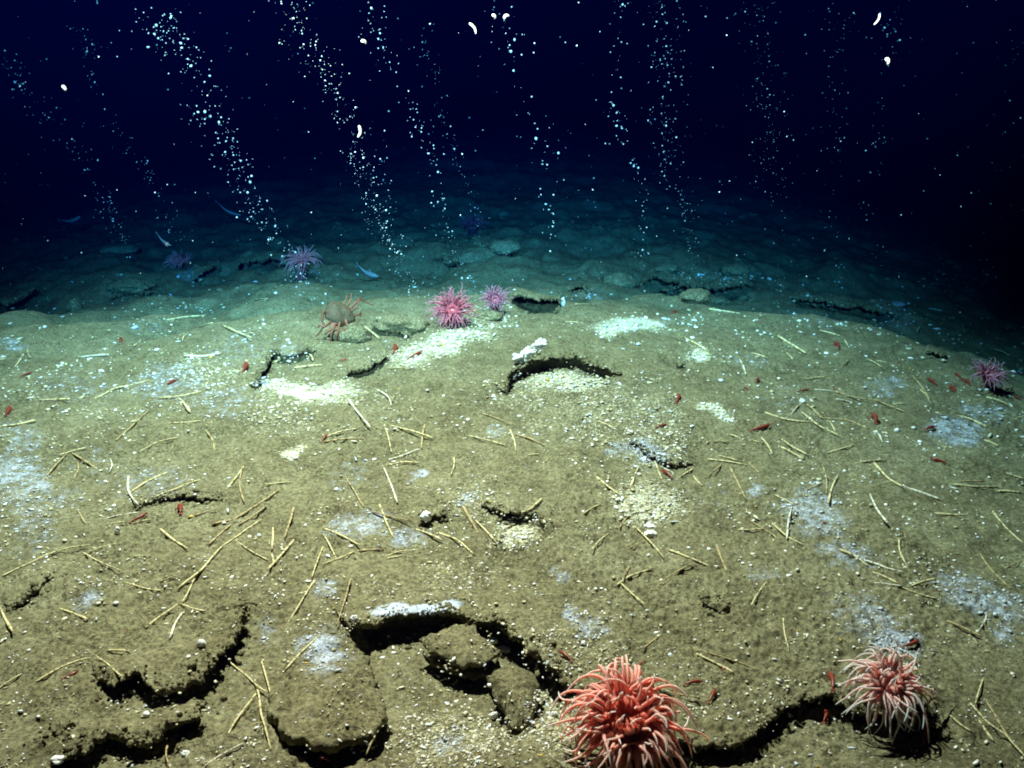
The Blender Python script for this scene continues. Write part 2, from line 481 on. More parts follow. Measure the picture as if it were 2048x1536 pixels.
PATCH = dict(mat=[
    (640, 1300, 55, 62, 0, 1), (170, 1200, 32, 24, 0, .8), (650, 1170, 34, 16, -25, .9), (1910, 860, 70, 40, 10, 1), (1965, 822, 60, 20, 10, .8),
    (1630, 1025, 75, 60, 20, .9), (1690, 1110, 70, 40, 20, .8), (1740, 1240, 90, 50, 20, .8), (1790, 1285, 70, 32, 10, 1), (1960, 1200, 120, 46, 20, .9),
    (2010, 1270, 40, 22, 20, .9), (40, 950, 70, 60, 0, .9), (40, 870, 50, 40, 0, .7), (720, 1050, 75, 34, 0, .9), (810, 1080, 45, 24, 0, .8),
    (1300, 905, 44, 20, 20, 1), (1240, 900, 46, 14, -10, .8), (1185, 1250, 54, 24, 0, .9), (1140, 1225, 12, 36, 0, .9), (1115, 1150, 22, 26, 0, .7),
    (1770, 770, 46, 22, 0, .8), (300, 960, 90, 40, 0, .6), (80, 1000, 80, 50, 0, .6), (540, 1260, 26, 40, 0, .7), (70, 1060, 70, 44, 0, .6),
    (340, 770, 90, 50, 0, .7), (900, 1500, 36, 22, 0, .7), (1520, 1150, 44, 22, 0, .7), (990, 860, 14, 16, 0, .9), (840, 952, 16, 12, 0, 1),
    (700, 950, 60, 46, 0, .5), (450, 800, 80, 40, 0, .6), (1515, 975, 22, 16, 0, .9), (785, 1220, 44, 15, 0, 1.7), (865, 1214, 70, 10, -8, 1.8), (1500, 720, 60, 20, 0, .5),
    (590, 700, 34, 22, 0, .6), (520, 765, 24, 14, 0, 1), (940, 1005, 20, 16, 0, 1), (1180, 590, 60, 10, 0, .5), (20, 690, 40, 12, 0, .8),
    (300, 655, 40, 14, 0, .5), (1790, 640, 60, 30, 0, .6), (1960, 580, 90, 26, 12, .6), (1640, 640, 70, 20, 0, .5), (380, 552, 30, 16, 0, .8), (630, 545, 34, 10, 0, .7),
    (200, 930, 60, 60, 0, .4), (480, 700, 90, 40, 0, .5), (150, 780, 120, 50, 0, .45), (1570, 800, 60, 40, 0, .4), (1420, 1000, 60, 40, 0, .35), (60, 1100, 60, 30, 0, .4)],
    grit=[
    (880, 690, 120, 34, -18, 1.2), (620, 782, 120, 24, 4, 1.3), (615, 788, 75, 14, 0, 1.75), (1130, 762, 95, 24, 4, 1.2), (1265, 652, 95, 17, -4, 1.4), (1030, 1070, 62, 34, -12, 1.1),
    (1290, 1005, 85, 44, 5, 1.1), (1310, 870, 70, 90, 0, .7), (1230, 830, 150, 80, 0, .6), (900, 1480, 140, 60, 0, .7), (1110, 1440, 70, 90, 0, .8),
    (1435, 820, 34, 14, 25, 1.6), (595, 908, 22, 12, -10, 1.5), (560, 840, 90, 40, 0, .6), (900, 1160, 90, 40, 0, .5), (1150, 1300, 110, 60, 0, .5), (1390, 715, 28, 16, 0, 1.2),
    (350, 620, 120, 26, 0, .3), (420, 740, 90, 40, 0, .6), (970, 640, 70, 30, 0, .8), (1440, 550, 90, 18, 0, .7), (1040, 790, 90, 40, 0, .6), (1380, 640, 60, 14, 0, .6), (950, 1010, 60, 40, 0, .6)])
def patch(kind, x, y, z):
    px, py, f = project(x, y, z)
    v = np.zeros_like(px)
    wx = 14*n2(x*9, y*9, 41)+8*n2(x*25, y*25, 43); wy = 10*n2(x*9+7, y*9, 42)
    for cx, cy, rx, ry, rot, s in PATCH[kind]:
        a = math.radians(rot); c, sn = math.cos(a), math.sin(a)
        dx = px-cx+wx; dy = py-cy+wy
        u = (dx*c+dy*sn)/rx; w = (-dx*sn+dy*c)/ry
        q = u*u+w*w
        v = np.maximum(v, s*np.exp(-0.9*q*q))
    return v

# -- the slabs of the photo, from the front of the picture to the back
ledge('crust_slab', 'wide muddy crust ledge with white lip overhanging the long black gap',
      [(690, 1238), (703, 1250), (735, 1252), (760, 1240), (775, 1233), (812, 1230), (850, 1224), (905, 1223), (935, 1238), (960, 1243), (990, 1246), (1018, 1262), (1045, 1290), (1085, 1308), (1100, 1335), (1125, 1360), (1160, 1385)],
      [(660, 1205), (690, 1205), (730, 1200), (770, 1190), (800, 1185), (850, 1180), (900, 1178), (950, 1185), (990, 1195), (1030, 1205), (1080, 1220), (1130, 1240), (1160, 1255), (1190, 1280), (1215, 1300), (1240, 1320), (1260, 1340)],
      0.014, 0.024, 0.068, 0.66, 0.20)
ledge('crust_slab', 'smooth mud slab with arched black undercut beneath the pale pink anemone',
      [(1330, 1470), (1390, 1494), (1450, 1496), (1500, 1474), (1525, 1452), (1560, 1418), (1600, 1398), (1650, 1393), (1690, 1404), (1730, 1425), (1800, 1430), (1880, 1450)],
      [(1320, 1400), (1380, 1400), (1430, 1400), (1480, 1385), (1520, 1370), (1560, 1345), (1600, 1330), (1660, 1325), (1720, 1330), (1780, 1340), (1850, 1360), (1930, 1390)],
      0.008, 0.018, 0.035, 0.32, 0.17)
ledge('crust_slab', 'broad ragged crust slab with tubes lying across its top',
      [(494, 1196), (488, 1232), (470, 1272), (450, 1300), (420, 1335), (398, 1356), (365, 1370), (318, 1378), (290, 1362), (268, 1350), (242, 1362), (215, 1356), (190, 1346)],
      [(455, 1180), (430, 1205), (405, 1230), (385, 1250), (360, 1270), (340, 1285), (320, 1290), (295, 1292), (275, 1288), (255, 1285), (235, 1285), (210, 1290), (180, 1310)],
      0.013, 0.020, 0.034, 0.22, 0.15, jag=0.014)
ledge('crust_slab', 'lower crust slab sticking out under the ragged one',
      [(412, 1398), (395, 1430), (355, 1450), (330, 1470), (285, 1486), (250, 1474), (225, 1470), (180, 1492), (140, 1512), (100, 1530), (60, 1556)],
      [(350, 1395), (330, 1405), (305, 1415), (280, 1420), (260, 1425), (230, 1430), (200, 1435), (160, 1445), (120, 1460), (80, 1480), (40, 1500)],
      0.010, 0.018, 0.030, 0.18, 0.13)
ledge('crust_ledge', 'short dark mud step above the lower crust slab',
      [(150, 1440), (128, 1456), (112, 1480), (90, 1500)], [(120, 1420), (100, 1435), (80, 1455), (60, 1480)], 0.006, 0.015, 0.035, 0.08, 0.06)
ledge('crust_ledge', 'pitted mud step at the frame edge beyond the ragged slab',
      [(5, 1206), (25, 1212), (45, 1208), (60, 1190), (80, 1170), (108, 1150)], [(5, 1170), (25, 1172), (45, 1168), (60, 1155), (80, 1140), (100, 1125)], 0.004, 0.014, 0.028, 0.09, 0.07)
ledge('crust_ledge', 'thin dark crack edge under the crossed tubes by the red shrimp',
      [(272, 1020), (290, 1006), (312, 998), (350, 992), (400, 996), (445, 995)], [(272, 1000), (290, 990), (312, 982), (350, 976), (400, 978), (445, 982)], 0.004, 0.014, 0.032, 0.10, 0.08)
ledge('crust_ledge', 'dark crust lip on the far edge of the small square shell bed',
      [(962, 1012), (985, 1018), (1010, 1024), (1032, 1030), (1060, 1032), (1082, 1024)], [(965, 992), (985, 996), (1010, 1000), (1032, 1004), (1060, 1004), (1082, 1000)], 0.008, 0.016, 0.05, 0.20, 0.10)
ledge('crust_ledge', 'small dark edge bordering the end of the square shell bed',
      [(1076, 1028), (1086, 1045), (1090, 1064)], [(1096, 1024), (1108, 1042), (1112, 1064)], 0.005, 0.016, 0.035, 0.08, 0.07)
ledge('crust_ledge', 'small dark crack in the mud beyond the coral red anemone',
      [(1400, 1195), (1412, 1212), (1440, 1216), (1466, 1212)], [(1405, 1182), (1420, 1194), (1442, 1198), (1466, 1196)], 0.004, 0.012, 0.030, 0.08, 0.06)
ledge('crust_ledge', 'thin black lip above the bluish mat in the middle shell drift',
      [(1255, 885), (1275, 890), (1300, 912), (1330, 926), (1360, 928), (1385, 926)], [(1262, 872), (1282, 876), (1305, 896), (1330, 908), (1360, 910), (1385, 910)], 0.005, 0.014, 0.035, 0.10, 0.07)
ledge('crust_ledge', 'rough crust lip behind the lone white pebble in mid field',
      [(836, 1046), (856, 1042), (878, 1036), (894, 1030)], [(832, 1026), (852, 1022), (874, 1016), (894, 1014)], 0.005, 0.014, 0.035, 0.09, 0.07)
ledge('crust_slab', 'pale crust rim arching over the black shell-filled hollow',
      [(1012, 782), (1016, 760), (1024, 744), (1045, 734), (1075, 724), (1105, 716), (1150, 714), (1178, 728), (1210, 738), (1240, 744)],
      [(985, 765), (995, 740), (1010, 725), (1040, 712), (1072, 703), (1105, 696), (1150, 696), (1182, 706), (1214, 716), (1250, 724)],
      0.010, 0.012, 0.050, 0.18, 0.24)
ledge('crust_slab', 'pale crust ledge curving around the grey pocket near the crab',
      [(512, 772), (520, 750), (535, 728), (545, 704), (565, 712), (590, 710), (612, 702), (632, 694)],
      [(492, 765), (500, 740), (512, 718), (530, 690), (560, 690), (590, 688), (612, 682), (630, 678)], 0.010, 0.014, 0.040, 0.18, 0.16)
ledge('crust_slab', 'shell-covered lump with a black crack along its foot, before the crab',
      [(690, 748), (705, 744), (725, 740), (745, 732), (762, 722), (778, 712)],
      [(690, 722), (705, 718), (725, 712), (745, 706), (762, 700), (778, 696)], 0.018, 0.014, 0.024, 0.12, 0.16)
ledge('crust_ledge', 'low mud lip with a black gap below the bright pink anemone',
      [(768, 664), (785, 662), (805, 666), (822, 672)], [(768, 648), (785, 645), (805, 648), (822, 655)], 0.012, 0.014, 0.05, 0.16, 0.16)
ledge('crust_ledge', 'little ring of white shells around a black hole',
      [(1352, 730), (1362, 732), (1370, 730)], [(1350, 722), (1362, 722), (1372, 722)], 0.006, 0.012, 0.05, 0.10, 0.10)
# beyond the crest
ledge('crust_slab', 'straight black trench wall beside the purple anemone, white shell at its end',
      [(1022, 592), (1045, 593), (1070, 597), (1095, 600), (1122, 598)], [(1015, 575), (1040, 575), (1068, 578), (1095, 580), (1125, 578)], 0.05, 0.02, 0.16, 0.45, 0.45)
ledge('crust_slab', 'dark overhanging rock shelf beside the tall dusky anemone',
      [(470, 530), (490, 524), (515, 519), (545, 516), (575, 518)], [(470, 508), (490, 504), (515, 500), (545, 498), (580, 500)], 0.07, 0.04, 0.20, 0.55, 0.65)
ledge('crust_slab', 'low mat-topped rock ledge beyond the crest near the small purple anemone',
      [(385, 556), (405, 548), (425, 538), (442, 530)], [(380, 536), (400, 530), (420, 522), (442, 516)], 0.06, 0.03, 0.14, 0.4, 0.5)
ledge('crust_slab', 'dim layered rock shelf at the frame edge beyond the crest',
      [(-40, 610), (0, 606), (30, 600), (55, 590), (85, 576)], [(-40, 582), (0, 578), (30, 574), (55, 568), (85, 560)], 0.09, 0.05, 0.20, 0.5, 0.6)
ledge('crust_slab', 'greenish rubbly rock bank with black hollows far beyond the crest',
      [(1282, 556), (1310, 552), (1345, 562), (1380, 570), (1420, 574), (1455, 572), (1485, 566), (1510, 560)], [(1285, 534), (1310, 528), (1345, 530), (1380, 532), (1420, 534), (1455, 534), (1485, 534), (1515, 536)], 0.12, 0.05, 0.22, 0.5, 0.7)
ledge('crust_slab', 'long dim crack edge running down the far dark slope',
      [(1585, 590), (1620, 598), (1660, 606), (1700, 614), (1740, 618), (1775, 622), (1795, 628)], [(1590, 578), (1625, 584), (1662, 592), (1700, 598), (1740, 602), (1775, 606), (1800, 612)], 0.05, 0.03, 0.14, 0.4, 0.5)
ledge('crust_slab', 'far greenish rock mound with a dark undercut, below the faint purple plume',
      [(945, 486), (962, 494), (980, 490), (1000, 492), (1020, 498)], [(940, 472), (960, 474), (980, 474), (1000, 476), (1020, 480)], 0.12, 0.06, 0.16, 0.6, 0.7)
ledge('crust_ledge', 'thin dark rock line in the dim distance beyond the bubbles',
      [(665, 456), (685, 458), (705, 462)], [(665, 449), (685, 450), (708, 453)], 0.06, 0.03, 0.12, 0.5, 0.6)
ledge('crust_ledge', 'dim rock shelf far behind the straight black trench',
      [(862, 512), (890, 516), (915, 524)], [(862, 500), (890, 502), (920, 508)], 0.08, 0.04, 0.14, 0.5, 0.6)
ledge('crust_ledge', 'small white arch of crust over a black notch beyond the trench',
      [(1138, 578), (1150, 573), (1165, 574), (1174, 580)], [(1138, 568), (1150, 564), (1165, 564), (1176, 570)], 0.04, 0.02, 0.09, 0.3, 0.35)
ledge('crust_ledge', 'low brown mud step near the lone round stone past the crest',
      [(215, 595), (240, 589), (270, 585), (312, 584)], [(215, 580), (240, 572), (270, 570), (312, 570)], 0.03, 0.02, 0.07, 0.25, 0.3)
ledge('crust_ledge', 'dim crack in the mud near the far small pink anemone',
      [(1850, 700), (1875, 708), (1890, 718)], [(1855, 692), (1880, 700), (1896, 710)], 0.02, 0.015, 0.05, 0.15, 0.2)

SLABTOP = []
def build_ledge(i, L):
    nu, nv = 260, 40
    if L.len < 0.25: nu, nv = 50, 14
    lip = resample(L.lip, nu); bk = resample(L.back, nu)
    u = np.linspace(0, 1, nu)[:, None]; v = np.linspace(0, 1, nv)[None, :]**1.25
    # ragged front edge
    tdir = lip-bk; tl = np.hypot(*tdir.T)[:, None]; tdir = tdir/tl
    far = 1.0 if L.lip[:, 1].mean() < 5.2 else 1.8
    j = L.jag*far*(n2(lip[:, 0]*18, lip[:, 1]*18, 51+i)*0.9+0.8*n2(lip[:, 0]*50, lip[:, 1]*50, 52+i)+0.7*n2(lip[:, 0]*120, lip[:, 1]*120, 53+i))
    lip = lip+tdir*j[:, None]
    X = lip[:, 0][:, None]*(1-v)+bk[:, 0][:, None]*v
    Y = lip[:, 1][:, None]*(1-v)+bk[:, 1][:, None]*v
    H = height(X, Y, i)
    ends = sstep(0, 0.10, np.minimum(u, 1-u))
    top = H + (L.lift*(1-v)**0.7+0.004)*(0.15+0.85*ends) - 0.022*sstep(0.86, 1.0, v)
    top = top + (0.004*n2(X*30, Y*30, 60+i)+0.0035*n2(X*75, Y*75, 62+i)*sstep(0.5, 0.0, v)+0.0025*n2(X*150, Y*150, 63+i)*sstep(0.4, 0.0, v))*(1-v)
    th = L.thick*(0.55+0.45*ends)*(1+0.35*n2(X*14, Y*14, 70+i))
    verts = []; faces = []
    idx = np.arange(nu*nv).reshape(nu, nv)
    verts = np.stack([X, Y, top], -1).reshape(-1, 3)
    # front wall rows, bulging and rough, then an underside running back
    rows = []
    base = nu*nv
    allv = [verts]
    NR = 4
    for r in range(1, NR+1):
        q = r/NR
        bulge = (0.006*math.sin(q*math.pi)-0.012*q)*far + 0.011*far*n3(lip[:, 0]*45, lip[:, 1]*45, np.full(nu, q*4.0), 80+i)+0.006*far*n3(lip[:, 0]*120, lip[:, 1]*120, np.full(nu, q*7.0), 85+i)
        xy = lip+tdir*bulge[:, None]
        z = top[:, 0]-th[:, 0]*q
        allv.append(np.c_[xy, z]); rows.append(base+np.arange(nu)); base += nu
    for q in (0.3, 0.7, 0.97):
        k = int(q*(nv-1))
        xy = np.c_[X[:, k], Y[:, k]]
        z = np.minimum(top[:, k]-th[:, k], top[:, 0]-th[:, 0]*1.1)
        allv.append(np.c_[xy, z]); rows.append(base+np.arange(nu)); base += nu
    V = np.vstack(allv)
    a = idx[:-1, :-1]; b = idx[1:, :-1]; c = idx[1:, 1:]; d = idx[:-1, 1:]
    F = np.stack([a, b, c, d], -1).reshape(-1, 4)
    prev = idx[:, 0]
    extra = []
    for r in rows:
        extra.append(np.stack([prev[1:], prev[:-1], r[:-1], r[1:]], -1)); prev = r
    F = np.vstack([F]+extra)
    if L.sgn < 0 : F = F[:, ::-1]
    g = patch('grit', V[:, 0], V[:, 1], V[:, 2]); mt = patch('mat', V[:, 0], V[:, 1], V[:, 2])
    o = mesh_obj(L.name, V, F, M_MUD, attrs={'grit': g, 'mat': mt})
    tag(o, L.label, L.cat, 'crust slabs and ledges' )
    SLABTOP.append((np.stack([X, Y, top], -1)))
    return o

# fast lookup of the real top surface (mud or slab) for laying things down
class Top:
    NX, NY, X0, Y0, R = 800, 1100, -8.0, 0.5, 0.015
    def build(s):
        s.X0, s.NX = -6.0, 800
        s.a = np.full((s.NX, s.NY), -9.0)
        for g in SLABTOP: s.add(g[:, :-2].reshape(-1, 3))
    def add(s, p):
        i = np.floor((p[:, 0]-s.X0)/s.R).astype(int); j = np.floor((p[:, 1]-s.Y0)/s.R).astype(int)
        k = (i >= 0) & (i < s.NX) & (j >= 0) & (j < s.NY)
        np.maximum.at(s.a, (i[k], j[k]), p[k, 2])
    def __call__(s, x, y):
        z = height(x, y)
        i = np.floor((np.asarray(x, float)-s.X0)/s.R).astype(int); j = np.floor((np.asarray(y, float)-s.Y0)/s.R).astype(int)
        k = (i >= 0) & (i < s.NX) & (j >= 0) & (j < s.NY)
        return np.where(k, np.maximum(z, s.a[np.clip(i, 0, s.NX-1), np.clip(j, 0, s.NY-1)]), z)
TOP = Top()

def build_seabed():
    th = np.radians(np.arange(62, 5.4, -0.066))
    r = np.r_[0.02, 0.3, 0.55, CAM_H/np.tan(th)]
    r = np.r_[r, np.geomspace(r[-1]*1.01, 45, 90)]
    az = np.radians(np.r_[np.arange(-180, -40, 6), np.arange(-40, -34, 0.5), np.arange(-34, 34.01, 0.074), np.arange(34.5, 40, 0.5), np.arange(40, 180, 6)])
    R, A = np.meshgrid(r, az, indexing='ij')
    X = R*np.sin(A); Y = R*np.cos(A)
    Z = height(X, Y)
    nr, na = X.shape
    V = np.stack([X, Y, Z], -1).reshape(-1, 3).astype(np.float32)
    idx = np.arange(nr*na).reshape(nr, na)
    nxt = np.roll(idx, -1, axis=1)
    F = np.stack([idx[:-1], nxt[:-1], nxt[1:], idx[1:]], -1).reshape(-1, 4)[:, ::-1]
    me = bpy.data.meshes.new('seabed')
    me.vertices.add(len(V)); me.vertices.foreach_set('co', V.ravel())
    me.loops.add(F.size); me.loops.foreach_set('vertex_index', np.ascontiguousarray(F).ravel().astype(np.int32))
    me.polygons.add(len(F)); me.polygons.foreach_set('loop_start', np.arange(0, F.size, 4, dtype=np.int32))
    me.update(calc_edges=True)
    me.polygons.foreach_set('use_smooth', np.ones(len(F), bool))
    me.materials.append(M_MUD)
    for k in ('grit', 'mat'):
        me.attributes.new(k, 'FLOAT', 'POINT').data.foreach_set('value', patch(k, V[:, 0].astype(float), V[:, 1].astype(float), V[:, 2].astype(float)).astype(np.float32))
    o = bpy.data.objects.new('seabed', me); C.objects.link(o)
    tag(o, kind='structure')

for i, L in enumerate(LEDGES): build_ledge(i, L)
TOP.build()
build_seabed()
build_water()

# ------------------------------------------------------------------ rocks
def plate(name, outline, zoff, thick, parent=None, dome=0.01, tilt=0.0, seed=0, jag=0.010, label=None, group=None, cat=None, nr=16, na=120, hf=None):
    """closed rock plate: ragged outline (photo pixels) lifted zoff above the mud"""
    o = np.array(outline+[outline[0]], float)
    hf = hf or TOP
    cx, cy = o[:-1].mean(0)
    gx, gy, gz = unproject([cx], [cy], lambda x, y: hf(x, y)+zoff)
    zc = float(gz[0])
    dx, dy, dz = ray(o[:, 0], o[:, 1]); k = (zc-CAM_H)/dz
    P = np.stack([dx*k, dy*k], 1)
    P = smooth_line(P, na+1)[:-1]
    c = P.mean(0); rad = P-c
    nrm = rad/np.hypot(*rad.T)[:, None]
    P = P+nrm*(jag*(n2(P[:, 0]*20, P[:, 1]*20, seed)+0.7*n2(P[:, 0]*60, P[:, 1]*60, seed+1)))[:, None]
    V = []; F = []
    ymax = P[:, 1].max(); ymin = P[:, 1].min()
    def topz(q, s):
        t = (q[:, 1]-ymin)/(ymax-ymin)
        return zc+dome*(1-s**2.5)-tilt*t+0.006*n2(q[:, 0]*25, q[:, 1]*25, seed+3)+0.004*n2(q[:, 0]*60, q[:, 1]*60, seed+4)+0.0025*n2(q[:, 0]*130, q[:, 1]*130, seed+6)
    rings = []
    for s in np.linspace(0.02, 1, nr):
        q = c+(P-c)*s; rings.append(np.c_[q, topz(q, s)])
    edge = rings[-1]
    for r, (inset, q) in enumerate(((-0.003, .2), (-0.002, .45), (.006, .7), (.018, .9), (.035, 1.0))):
        w = inset*(thick/0.04)
        xy = edge[:, :2]-nrm*(w+0.006*n3(edge[:, 0]*45, edge[:, 1]*45, np.full(na, r*1.7), seed+5))[:, None]
        rings.append(np.c_[xy, edge[:, 2]-thick*q*(1+0.3*n2(edge[:, 0]*18, edge[:, 1]*18, seed+7))])
    q = c+(rings[-1][:, :2]-c)*0.3; rings.append(np.c_[q, rings[-1][:, 2]-0.005])
    V = np.vstack(rings); n = len(rings)
    idx = np.arange(n*na).reshape(n, na); nx = np.roll(idx, -1, 1)
    F = [tuple(f) for f in np.stack([idx[:-1], nx[:-1], nx[1:], idx[1:]], -1).reshape(-1, 4)]
    F.append(tuple(idx[0][::-1])); F.append(tuple(idx[-1]))
    area = np.sum(P[:, 0]*np.roll(P[:, 1], -1)-np.roll(P[:, 0], -1)*P[:, 1])
    F = [f[::-1] for f in F] if area > 0 else F
    g = patch('grit', V[:, 0], V[:, 1], V[:, 2]); mt = patch('mat', V[:, 0], V[:, 1], V[:, 2])
    if parent is not None:
        V = V-np.array(parent.location)
    ob = mesh_obj(name, V, F, M_MUD, parent, attrs={'grit': g, 'mat': mt})
    if label: tag(ob, label, cat or 'rock', group)
    TOP.add((V if parent is None else V+np.array(parent.location))[:na*nr])
    return ob

plate('mud_boulder', px_of('B', [(200, 800), (130, 920), (170, 1080), (240, 1215), (330, 1270), (480, 1300), (640, 1345), (800, 1295), (960, 1220), (1045, 1110), (1010, 950), (930, 780), (905, 660), (905, 560), (760, 490), (600, 520), (450, 560), (300, 680)]),
      0.064, 0.050, dome=0.026, tilt=0.066, seed=101, jag=0.015, label='rounded grainy mud boulder with bluish mat patch on its back', group='loose rocks', nr=26, na=200)
bx, by, bz = unproject([925], [1330], TOP)
rb = tag(empty('layered_rock', (float(bx[0]), float(by[0]), float(bz[0]))), 'flat two-layered rock block before the white-lipped ledge', 'rock', 'loose rocks')
plate('lower_layer', px_of('B', [(1335, 600), (1420, 560), (1600, 520), (1800, 560), (1880, 640), (1890, 740), (1850, 810), (1740, 835), (1640, 825), (1520, 760), (1430, 720)]), 0.028, 0.026, rb, 0.0, 0.0, 121, 0.009)
plate('upper_layer', px_of('B', [(1318, 550), (1400, 520), (1500, 460), (1640, 420), (1710, 440), (1760, 510), (1830, 560), (1905, 640), (1895, 680), (1800, 722), (1720, 745), (1640, 748), (1520, 692), (1420, 645)]), 0.050, 0.018, rb, 0.018, 0.0, 131, 0.010)
plate('rock_lump', [(978, 1352), (995, 1338), (1030, 1332), (1062, 1345), (1082, 1375), (1072, 1410), (1062, 1440), (1040, 1452), (1018, 1450), (1008, 1425), (992, 1395)],
      0.055, 0.04, dome=0.035, tilt=0.0, seed=141, jag=0.008, label='knobbly shell-speckled rock beside the layered rock block', group='loose rocks')

def stone(name, px, py, wpx, hpx, m, label, seed, flat=0.6, group='loose rocks', cat='stone', sink=0.25, yaw=0.0):
    x, y, z = [float(a[0]) for a in unproject([px], [py], TOP)]
    s = math.sqrt(x*x+y*y+(CAM_H-z)**2)/FPX
    bm = bmesh.new(); bmesh.ops.create_icosphere(bm, subdivisions=4, radius=1)
    for v in bm.verts:
        c = v.co
        d = 1+0.28*float(n3(c.x*1.3, c.y*1.3, c.z*1.3, seed))+0.14*float(n3(c.x*3, c.y*3, c.z*3, seed+1))+0.07*float(n3(c.x*8, c.y*8, c.z*8, seed+2))
        v.co = Vector((c.x*d*wpx*s/2, c.y*d*wpx*s/2*0.8, c.z*d*hpx*s/2*1.05))
    me = bpy.data.meshes.new(name); bm.to_mesh(me); bm.free()
    me.materials.append(m)
    me.polygons.foreach_set('use_smooth', np.ones(len(me.polygons), bool))
    if m is M_MUD:
        me.attributes.new('grit', 'FLOAT', 'POINT').data.foreach_set('value', np.full(len(me.vertices), 0.45, np.float32))
    o = bpy.data.objects.new(name, me); C.objects.link(o)
    o.location = (x, y, z+hpx*s/2*(1-2*sink)*0.8); o.rotation_euler[2] = yaw
    return tag(o, label, cat, group)
stone('stone', 150, 618, 22, 24, M_MUD, 'lone round pale stone standing on the crest', 201)
stone('shell_piece', 1006, 1302, 26, 12, M_SHELLWHITE, 'white shell chunk lying beside the layered rock block', 203, group='white shell pieces', cat='shell')
stone('shell_piece', 985, 1283, 22, 10, M_SHELLWHITE, 'smaller white shell chunk behind the layered rock block', 204, group='white shell pieces', cat='shell')
stone('shell_piece', 402, 1290, 16, 14, M_SHELLWHITE, 'white pebble on the rim of the ragged slab', 205, group='white shell pieces', cat='shell')
stone('shell_piece', 852, 1036, 20, 18, M_SHELLWHITE, 'lone white pebble with a black shadow in mid field', 206, group='white shell pieces', cat='shell')
stone('shell_piece', 235, 1066, 10, 16, M_SHELLWHITE, 'small white oval shell below the crossed tubes', 207, group='white shell pieces', cat='shell')
stone('shell_piece', 1300, 1070, 24, 14, M_SHELLWHITE, 'white bent shell at the foot of the middle shell drift', 208, group='white shell pieces', cat='shell')
stone('shell_piece', 1298, 1054, 20, 8, M_SHELLWHITE, 'flat white shell just above the bent one in the drift', 209, group='white shell pieces', cat='shell')
stone('shell_piece', 708, 1240, 14, 14, M_SHELLWHITE, 'white lump at the end of the white-lipped ledge', 210, group='white shell pieces', cat='shell')
stone('shell_piece', 988, 1435, 14, 18, M_SHELLWHITE, 'white chip near the foot of the knobbly rock', 211, group='white shell pieces', cat='shell')
stone('shell_piece', 293, 1430, 12, 9, M_SHELLWHITE, 'white pebble on the lower crust slab', 212, group='white shell pieces', cat='shell')
stone('shell_piece', 1108, 1432, 14, 14, M_SHELLWHITE, 'white chip in the grit beside the coral red anemone', 213, group='white shell pieces', cat='shell')
stone('shell_piece', 372, 1508, 16, 9, M_SHELLWHITE, 'white splinter on bare mud before the lower slab', 214, group='white shell pieces', cat='shell')
stone('shell_piece', 116, 1522, 22, 12, M_SHELLWHITE, 'pale lump tucked at the foot of the lower slab', 215, group='white shell pieces', cat='shell')
stone('shell_piece', 1794, 863, 10, 8, M_SHELLWHITE, 'single bright white shell on bare mud near the lone curled shrimp', 216, group='white shell pieces', cat='shell')
stone('shell_piece', 1605, 805, 12, 12, M_SHELLWHITE, 'bright shell at the joint of two tubes beyond the middle drift', 217, group='white shell pieces', cat='shell')
stone('shell_piece', 1126, 612, 8, 22, M_SHELLWHITE, 'upright white shell at the end of the black trench', 218, group='white shell pieces', cat='shell', sink=0.1)
stone('shell_piece', 1795, 608, 30, 6, M_FISH, 'bluish white shell on the lip of the long far crack', 219, group='white shell pieces', cat='shell')
stone('rock', 1392, 596, 62, 22, M_MUD, 'small brown rock hump just past the crest', 221, cat='rock')
stone('rock', 1435, 606, 46, 18, M_MUD, 'low brown rock end beside the brown hump', 222, cat='rock')
stone('rock', 800, 650, 110, 34, M_MUD, 'low muddy hump between the crab and bright pink anemone', 223, cat='rock', sink=0.4)
stone('rock', 975, 634, 60, 24, M_MUD, 'shell-dusted hump in front of the purple anemone', 224, cat='rock', sink=0.4)
stone('rock', 705, 676, 70, 40, M_MUD, 'smooth muddy boulder under the crab', 225, cat='rock', sink=0.4)
stone('rock', 258, 575, 80, 26, M_MUD, 'dim muddy hump beyond the crest near the round stone', 226, cat='rock', sink=0.4)
stone('rock', 960, 520, 90, 40, M_MUD, 'dim greenish rock mound far behind the purple anemone', 227, cat='rock', sink=0.35)
stone('rock', 1240, 565, 70, 26, M_MUD, 'dim hump beside the rubbly bank', 228, cat='rock', sink=0.4)
stone('rock', 1330, 540, 44, 16, M_MUD, 'dim rubble stone on the near end of the bank', 229, cat='rock')
stone('rock', 1470, 545, 56, 26, M_MUD, 'dim rubble stone on the far end of the bank', 230, cat='rock')
stone('rock', 240, 505, 60, 22, M_MUD, 'faint dark rock in the distance near the glowing-eyed fish', 231, cat='rock')
stone('rock', 1010, 500, 60, 26, M_MUD, 'faint greenish rock far behind the black trench', 232, cat='rock')

# fluffy white bacterial tuft by the hollow
x0, y0, z0 = [float(a[0]) for a in unproject([1050], [725], TOP)]
mb = MB(); s = math.hypot(y0, CAM_H)/FPX
for k in range(190):
    t = random.random()
    cx = (1036+50*t+max(-9, min(9, random.gauss(0, 7)))-1050)*s; cz = (4+32*t+max(-7, min(7, random.gauss(0, 5))))*s
    r = random.uniform(1.6, 5.0)*s
    mb.ball((cx, random.uniform(-.025, .025)+0.06*t, cz), (r*random.uniform(.6, 1.4), r, r*random.uniform(.5, 1.3)), nu=7, nv=5)
o = mb.build('bacterial_tuft', M_SHELLWHITE); o.location = (x0, y0, z0)
tag(o, 'fluffy white bacterial tuft on the rim of the black hollow', 'bacterial mat')

